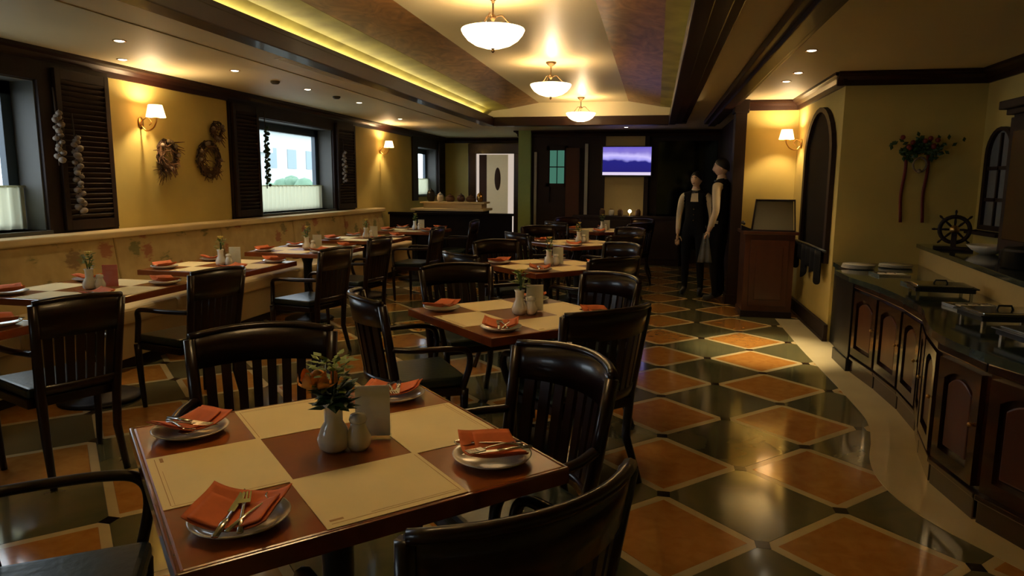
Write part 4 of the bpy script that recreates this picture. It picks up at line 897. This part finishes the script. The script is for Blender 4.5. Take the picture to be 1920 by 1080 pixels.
# ------------------------------------------------------------------ people
def person(x, y, rz, label, H, arms, headturn=0, leanx=0, hairlong=False, cloth=None, skinm='skin'):
    t = thing('person', label, 'person', (x, y, 0), rz); k = H / 1.8
    # joints (front = +y, x right)
    J = dict(pel=(0, 0, .98), wai=(0, -.005, 1.10), che=(0, .0, 1.30), shl=(0, -.01, 1.44), nec=(0, -.005, 1.52), hd=(0, .01, 1.60))
    V = [J['pel'], J['wai'], J['che'], J['shl'], J['nec'], J['hd']]; E = [(0, 1), (1, 2), (2, 3), (3, 4), (4, 5)]; Rr = [(.155, .115), (.145, .105), (.165, .115), (.13, .085), (.058, .058), (.06, .06)]; mt = [3, 2, 2, 2, 0, 0]
    def addv(p, r, par, m): V.append(p); Rr.append(r if isinstance(r, tuple) else (r, r)); E.append((par, len(V) - 1)); mt.append(m); return len(V) - 1
    for s in (-1, 1):
        a = addv((s * .10, 0, .90), (.095, .10), 0, 3); a = addv((s * .105, .015, .70), .082, a, 3); a = addv((s * .105, .02, .50), .062, a, 3); a = addv((s * .11, -.01, .28), .055, a, 3); a = addv((s * .115, -.03, .09), .042, a, 3); a = addv((s * .12, .03, .045), (.042, .040), a, 4); addv((s * .13, .13, .035), (.042, .030), a, 4)
        arm = arms[0 if s < 0 else 1]
        a = addv((s * .185, -.01, 1.43), .062, 3, 1)
        for i, p in enumerate(arm): a = addv(p, [.052, .044, .040, .026][i], a, 1 if i < 3 else 0)
    me = bpy.data.meshes.new('body'); me.from_pydata([tuple(c * k for c in v) for v in V], E, []); o = bpy.data.objects.new('body', me); COL.objects.link(o)
    sk = o.modifiers.new('s', 'SKIN'); sk.use_smooth_shade = True
    for i, sv in enumerate(me.skin_vertices[0].data): sv.radius = (Rr[i][0] * k, Rr[i][1] * k); sv.use_root = (i == 0)
    ss = o.modifiers.new('ss', 'SUBSURF'); ss.levels = 2; ss.render_levels = 2
    dg = bpy.context.evaluated_depsgraph_get(); nm = bpy.data.meshes.new_from_object(o.evaluated_get(dg)); o.modifiers.clear(); o.data = nm
    nm.materials.clear()
    for m in (skinm, 'shirt', 'blackcloth', 'blackcloth', 'black'): nm.materials.append(MATS[m])
    VV = [Vector(v) * k for v in V]
    for p in nm.polygons:
        c = p.center; best = None
        for (a, b_) in E:
            A, B = VV[a], VV[b_]; ab = B - A; tt = max(0, min(1, (c - A).dot(ab) / ab.length_squared)); dd = (c - (A + ab * tt)).length - .6 * (Rr[a][0] * (1 - tt) + Rr[b_][0] * tt)
            if best is None or dd < best[0]: best = (dd, mt[b_] if tt > .3 or mt[a] == mt[b_] else mt[a])
        p.material_index = best[1]; p.use_smooth = True
        if best[1] == 1 and abs(c.x) < .16 * k: p.material_index = 2
        if c.y > .06 * k and abs(c.x) < .055 * k * max(0, (c.z / k - 1.28) / .16) and c.z > 1.28 * k and c.z < 1.47 * k: p.material_index = 1
    o.parent = t; o.name = 'body'
    # head
    hd = MB(); ht = Matrix.Translation((0, .012 * k, 1.665 * k)) @ Matrix.Rotation(headturn, 4, 'Z'); hd.M = ht; R = .078 * k
    vs = []; N, M_ = 18, 14; fs = []
    for j in range(M_ + 1):
        th = PI * j / M_
        for i in range(N):
            a = 2 * PI * i / N; X = math.sin(th) * math.sin(a); Y = math.sin(th) * math.cos(a); Z = math.cos(th)
            z = Z * 1.45; yy = Y * 1.18; xx = X * .95
            if Z < -.1: f = 1 + .38 * (Z + .1); xx *= f; yy = yy * (f if Y < 0 else (1 + .12 * (Z + .1)))
            if Y > .75 and -.45 < Z < .12: yy += .26 * max(0, 1 - abs(X) / .22) * (1 - abs((Z + .22) / .36)) if abs(Z + .22) < .36 else 0
            vs.append((R * xx, R * yy, R * z))
    for j in range(M_):
        for i in range(N): fs.append((j * N + i, j * N + (i + 1) % N, (j + 1) * N + (i + 1) % N, (j + 1) * N + i))
    hd.add(vs, fs, 0, True)
    for s in (-1, 1): hd.ball((s * R * .97, -.004, -.01 * k), .018 * k, 8, 6, sc=(.35, .8, 1.5))
    hd.build('head', skinm, t)
    e = MB(); e.M = ht
    for s in (-1, 1): e.ball((s * .030 * k, R * 1.10, .012 * k), .0105 * k, 8, 6, 0, (1.2, .6, .7)); e.ball((s * .030 * k, R * 1.16, .012 * k), .005 * k, 6, 5, 1, (1, .5, 1))
    e.build('eyes', ['eyewhite', 'black'], t); e = MB(); e.M = ht; e.ball((0, R * 1.10, -.052 * k), .016 * k, 8, 6, 0, (1.3, .5, .4)); e.build('mouth', 'lips', t)
    e = MB(); e.M = ht
    for s in (-1, 1): e.tube([(s * .014 * k, R * 1.19, .031 * k), (s * .030 * k, R * 1.16, .036 * k), (s * .045 * k, R * 1.02, .030 * k)], .0035 * k, 5)
    e.build('eyebrows', 'hair', t)
    h = MB(); h.M = ht
    def hp(u, v):
        a = 2 * PI * u; th = v * (1.95 if True else 1); lim = .98 + .99 * (.5 - .5 * math.cos(a)) ** .7 + (.25 if hairlong else 0) * (.5 - .5 * math.cos(a)); th = v * lim
        X = math.sin(th) * math.sin(a); Y = math.sin(th) * math.cos(a); Z = math.cos(th); return Vector((R * X * 1.05, R * Y * 1.26 - .004, R * (Z * 1.55 + .02)))
    h.grid(hp, 24, 9, lambda u, v: Vector((0, 0, -.004)))
    if hairlong: h.ball((0, -R * 1.35, .01), .035 * k)
    h.build('hair', 'hair', t)
    # collar, tie, apron
    c = MB(); c.lathe([(.066 * k, 1.495 * k), (.062 * k, 1.535 * k), (.058 * k, 1.535 * k), (.060 * k, 1.495 * k)], 20); c.build('collar', 'shirt', t)
    c = MB(); c.prism([(-.035 * k, 1.49 * k), (.035 * k, 1.515 * k), (.035 * k, 1.465 * k), (-.035 * k, 1.51 * k)], .062 * k, .085 * k, axis='y'); c.build('bow_tie', 'black', t)
    c = MB(); 
    for z in (1.25, 1.17, 1.09): c.ball((0, .112 * k, z * k), .008 * k, 6, 5)
    c.build('vest_buttons', 'brass', t)
    for s in (-1, 1):
        arm = arms[0 if s < 0 else 1]; A = Vector(arm[2]) * k; B = Vector(arm[3]) * k; dv = (B - A).normalized(); sd = Vector((1, 0, 0)); sd = (sd - dv * sd.dot(dv)).normalized(); nn = dv.cross(sd)
        hnd = MB(); pal = [B - dv * .01, B + dv * .03, B + dv * .075]; hnd.tube(pal, [.024 * k, .036 * k, .036 * k], 10, flat=.5)
        # palm orientation: tube 'a' axis is t x up; fingers spread along y
        fw = dv.cross(Vector((0, 0, 1)));
        fw = fw.normalized() if fw.length > .1 else Vector((0, 1, 0)); nn = dv.cross(fw)
        for q, (off, L) in enumerate(((-.024, .062), (-.008, .072), (.008, .068), (.023, .054))):
            p0 = B + dv * .065 + fw * off * k; hnd.tube([p0, p0 + dv * L * .45, p0 + dv * L * .8 + nn * .012, p0 + dv * L + nn * .028], [.0085, .008, .007, .0055], 6)
        p0 = B + dv * .02 + fw * -.028 * k; hnd.tube([p0, p0 + dv * .03 - fw * .025, p0 + dv * .06 - fw * .028 + nn * .012], [.011, .009, .007], 6); hnd.build('hand', skinm, t)
    return t
dn = lambda s: [(s * .215, -.02, 1.27), (s * .235, -.03, 1.13), (s * .23, .02, .98), (s * .225, .06, .87)]
fw_ = lambda s: [(s * .215, -.01, 1.27), (s * .225, .0, 1.13), (s * .19, .13, 1.02), (s * .13, .24, .98)]
# right-hand waiter, seen from behind and left, facing left
pB = person(.80, 9.02, 1.15, 'standing waiter nearer the podium in black vest, holding a grey cloth', 1.80, (dn(-1), [(.215, -.01, 1.27), (.225, .0, 1.14), (.215, .03, 1.0), (.21, .06, .90)]), .4)
pA = person(.52, 9.42, PI - .25, 'standing waiter left of the other, in black vest and white sleeves facing the room', 1.64, (dn(-1), dn(1)), -.3, hairlong=True)
# the sleeves: left arm of B hangs with a cloth
b = MB()
M = Matrix.Translation((.80, 9.02, 0)) @ Matrix.Rotation(1.15, 4, 'Z'); h0 = M @ Vector((-.222, .09, .84))
b.grid(lambda u, v: Vector((h0.x + (u - .5) * (.06 + .12 * v) * 1, h0.y - .03 + .015 * math.sin(u * 14), h0.z + .02 - .36 * v)), 14, 6, lambda u, v: Vector((0, .006, 0)))
tag(b.build('waiter_cloth', 'greycloth'), 'grey folded cloth hanging from the waiter’s hand near the podium', 'cloth')
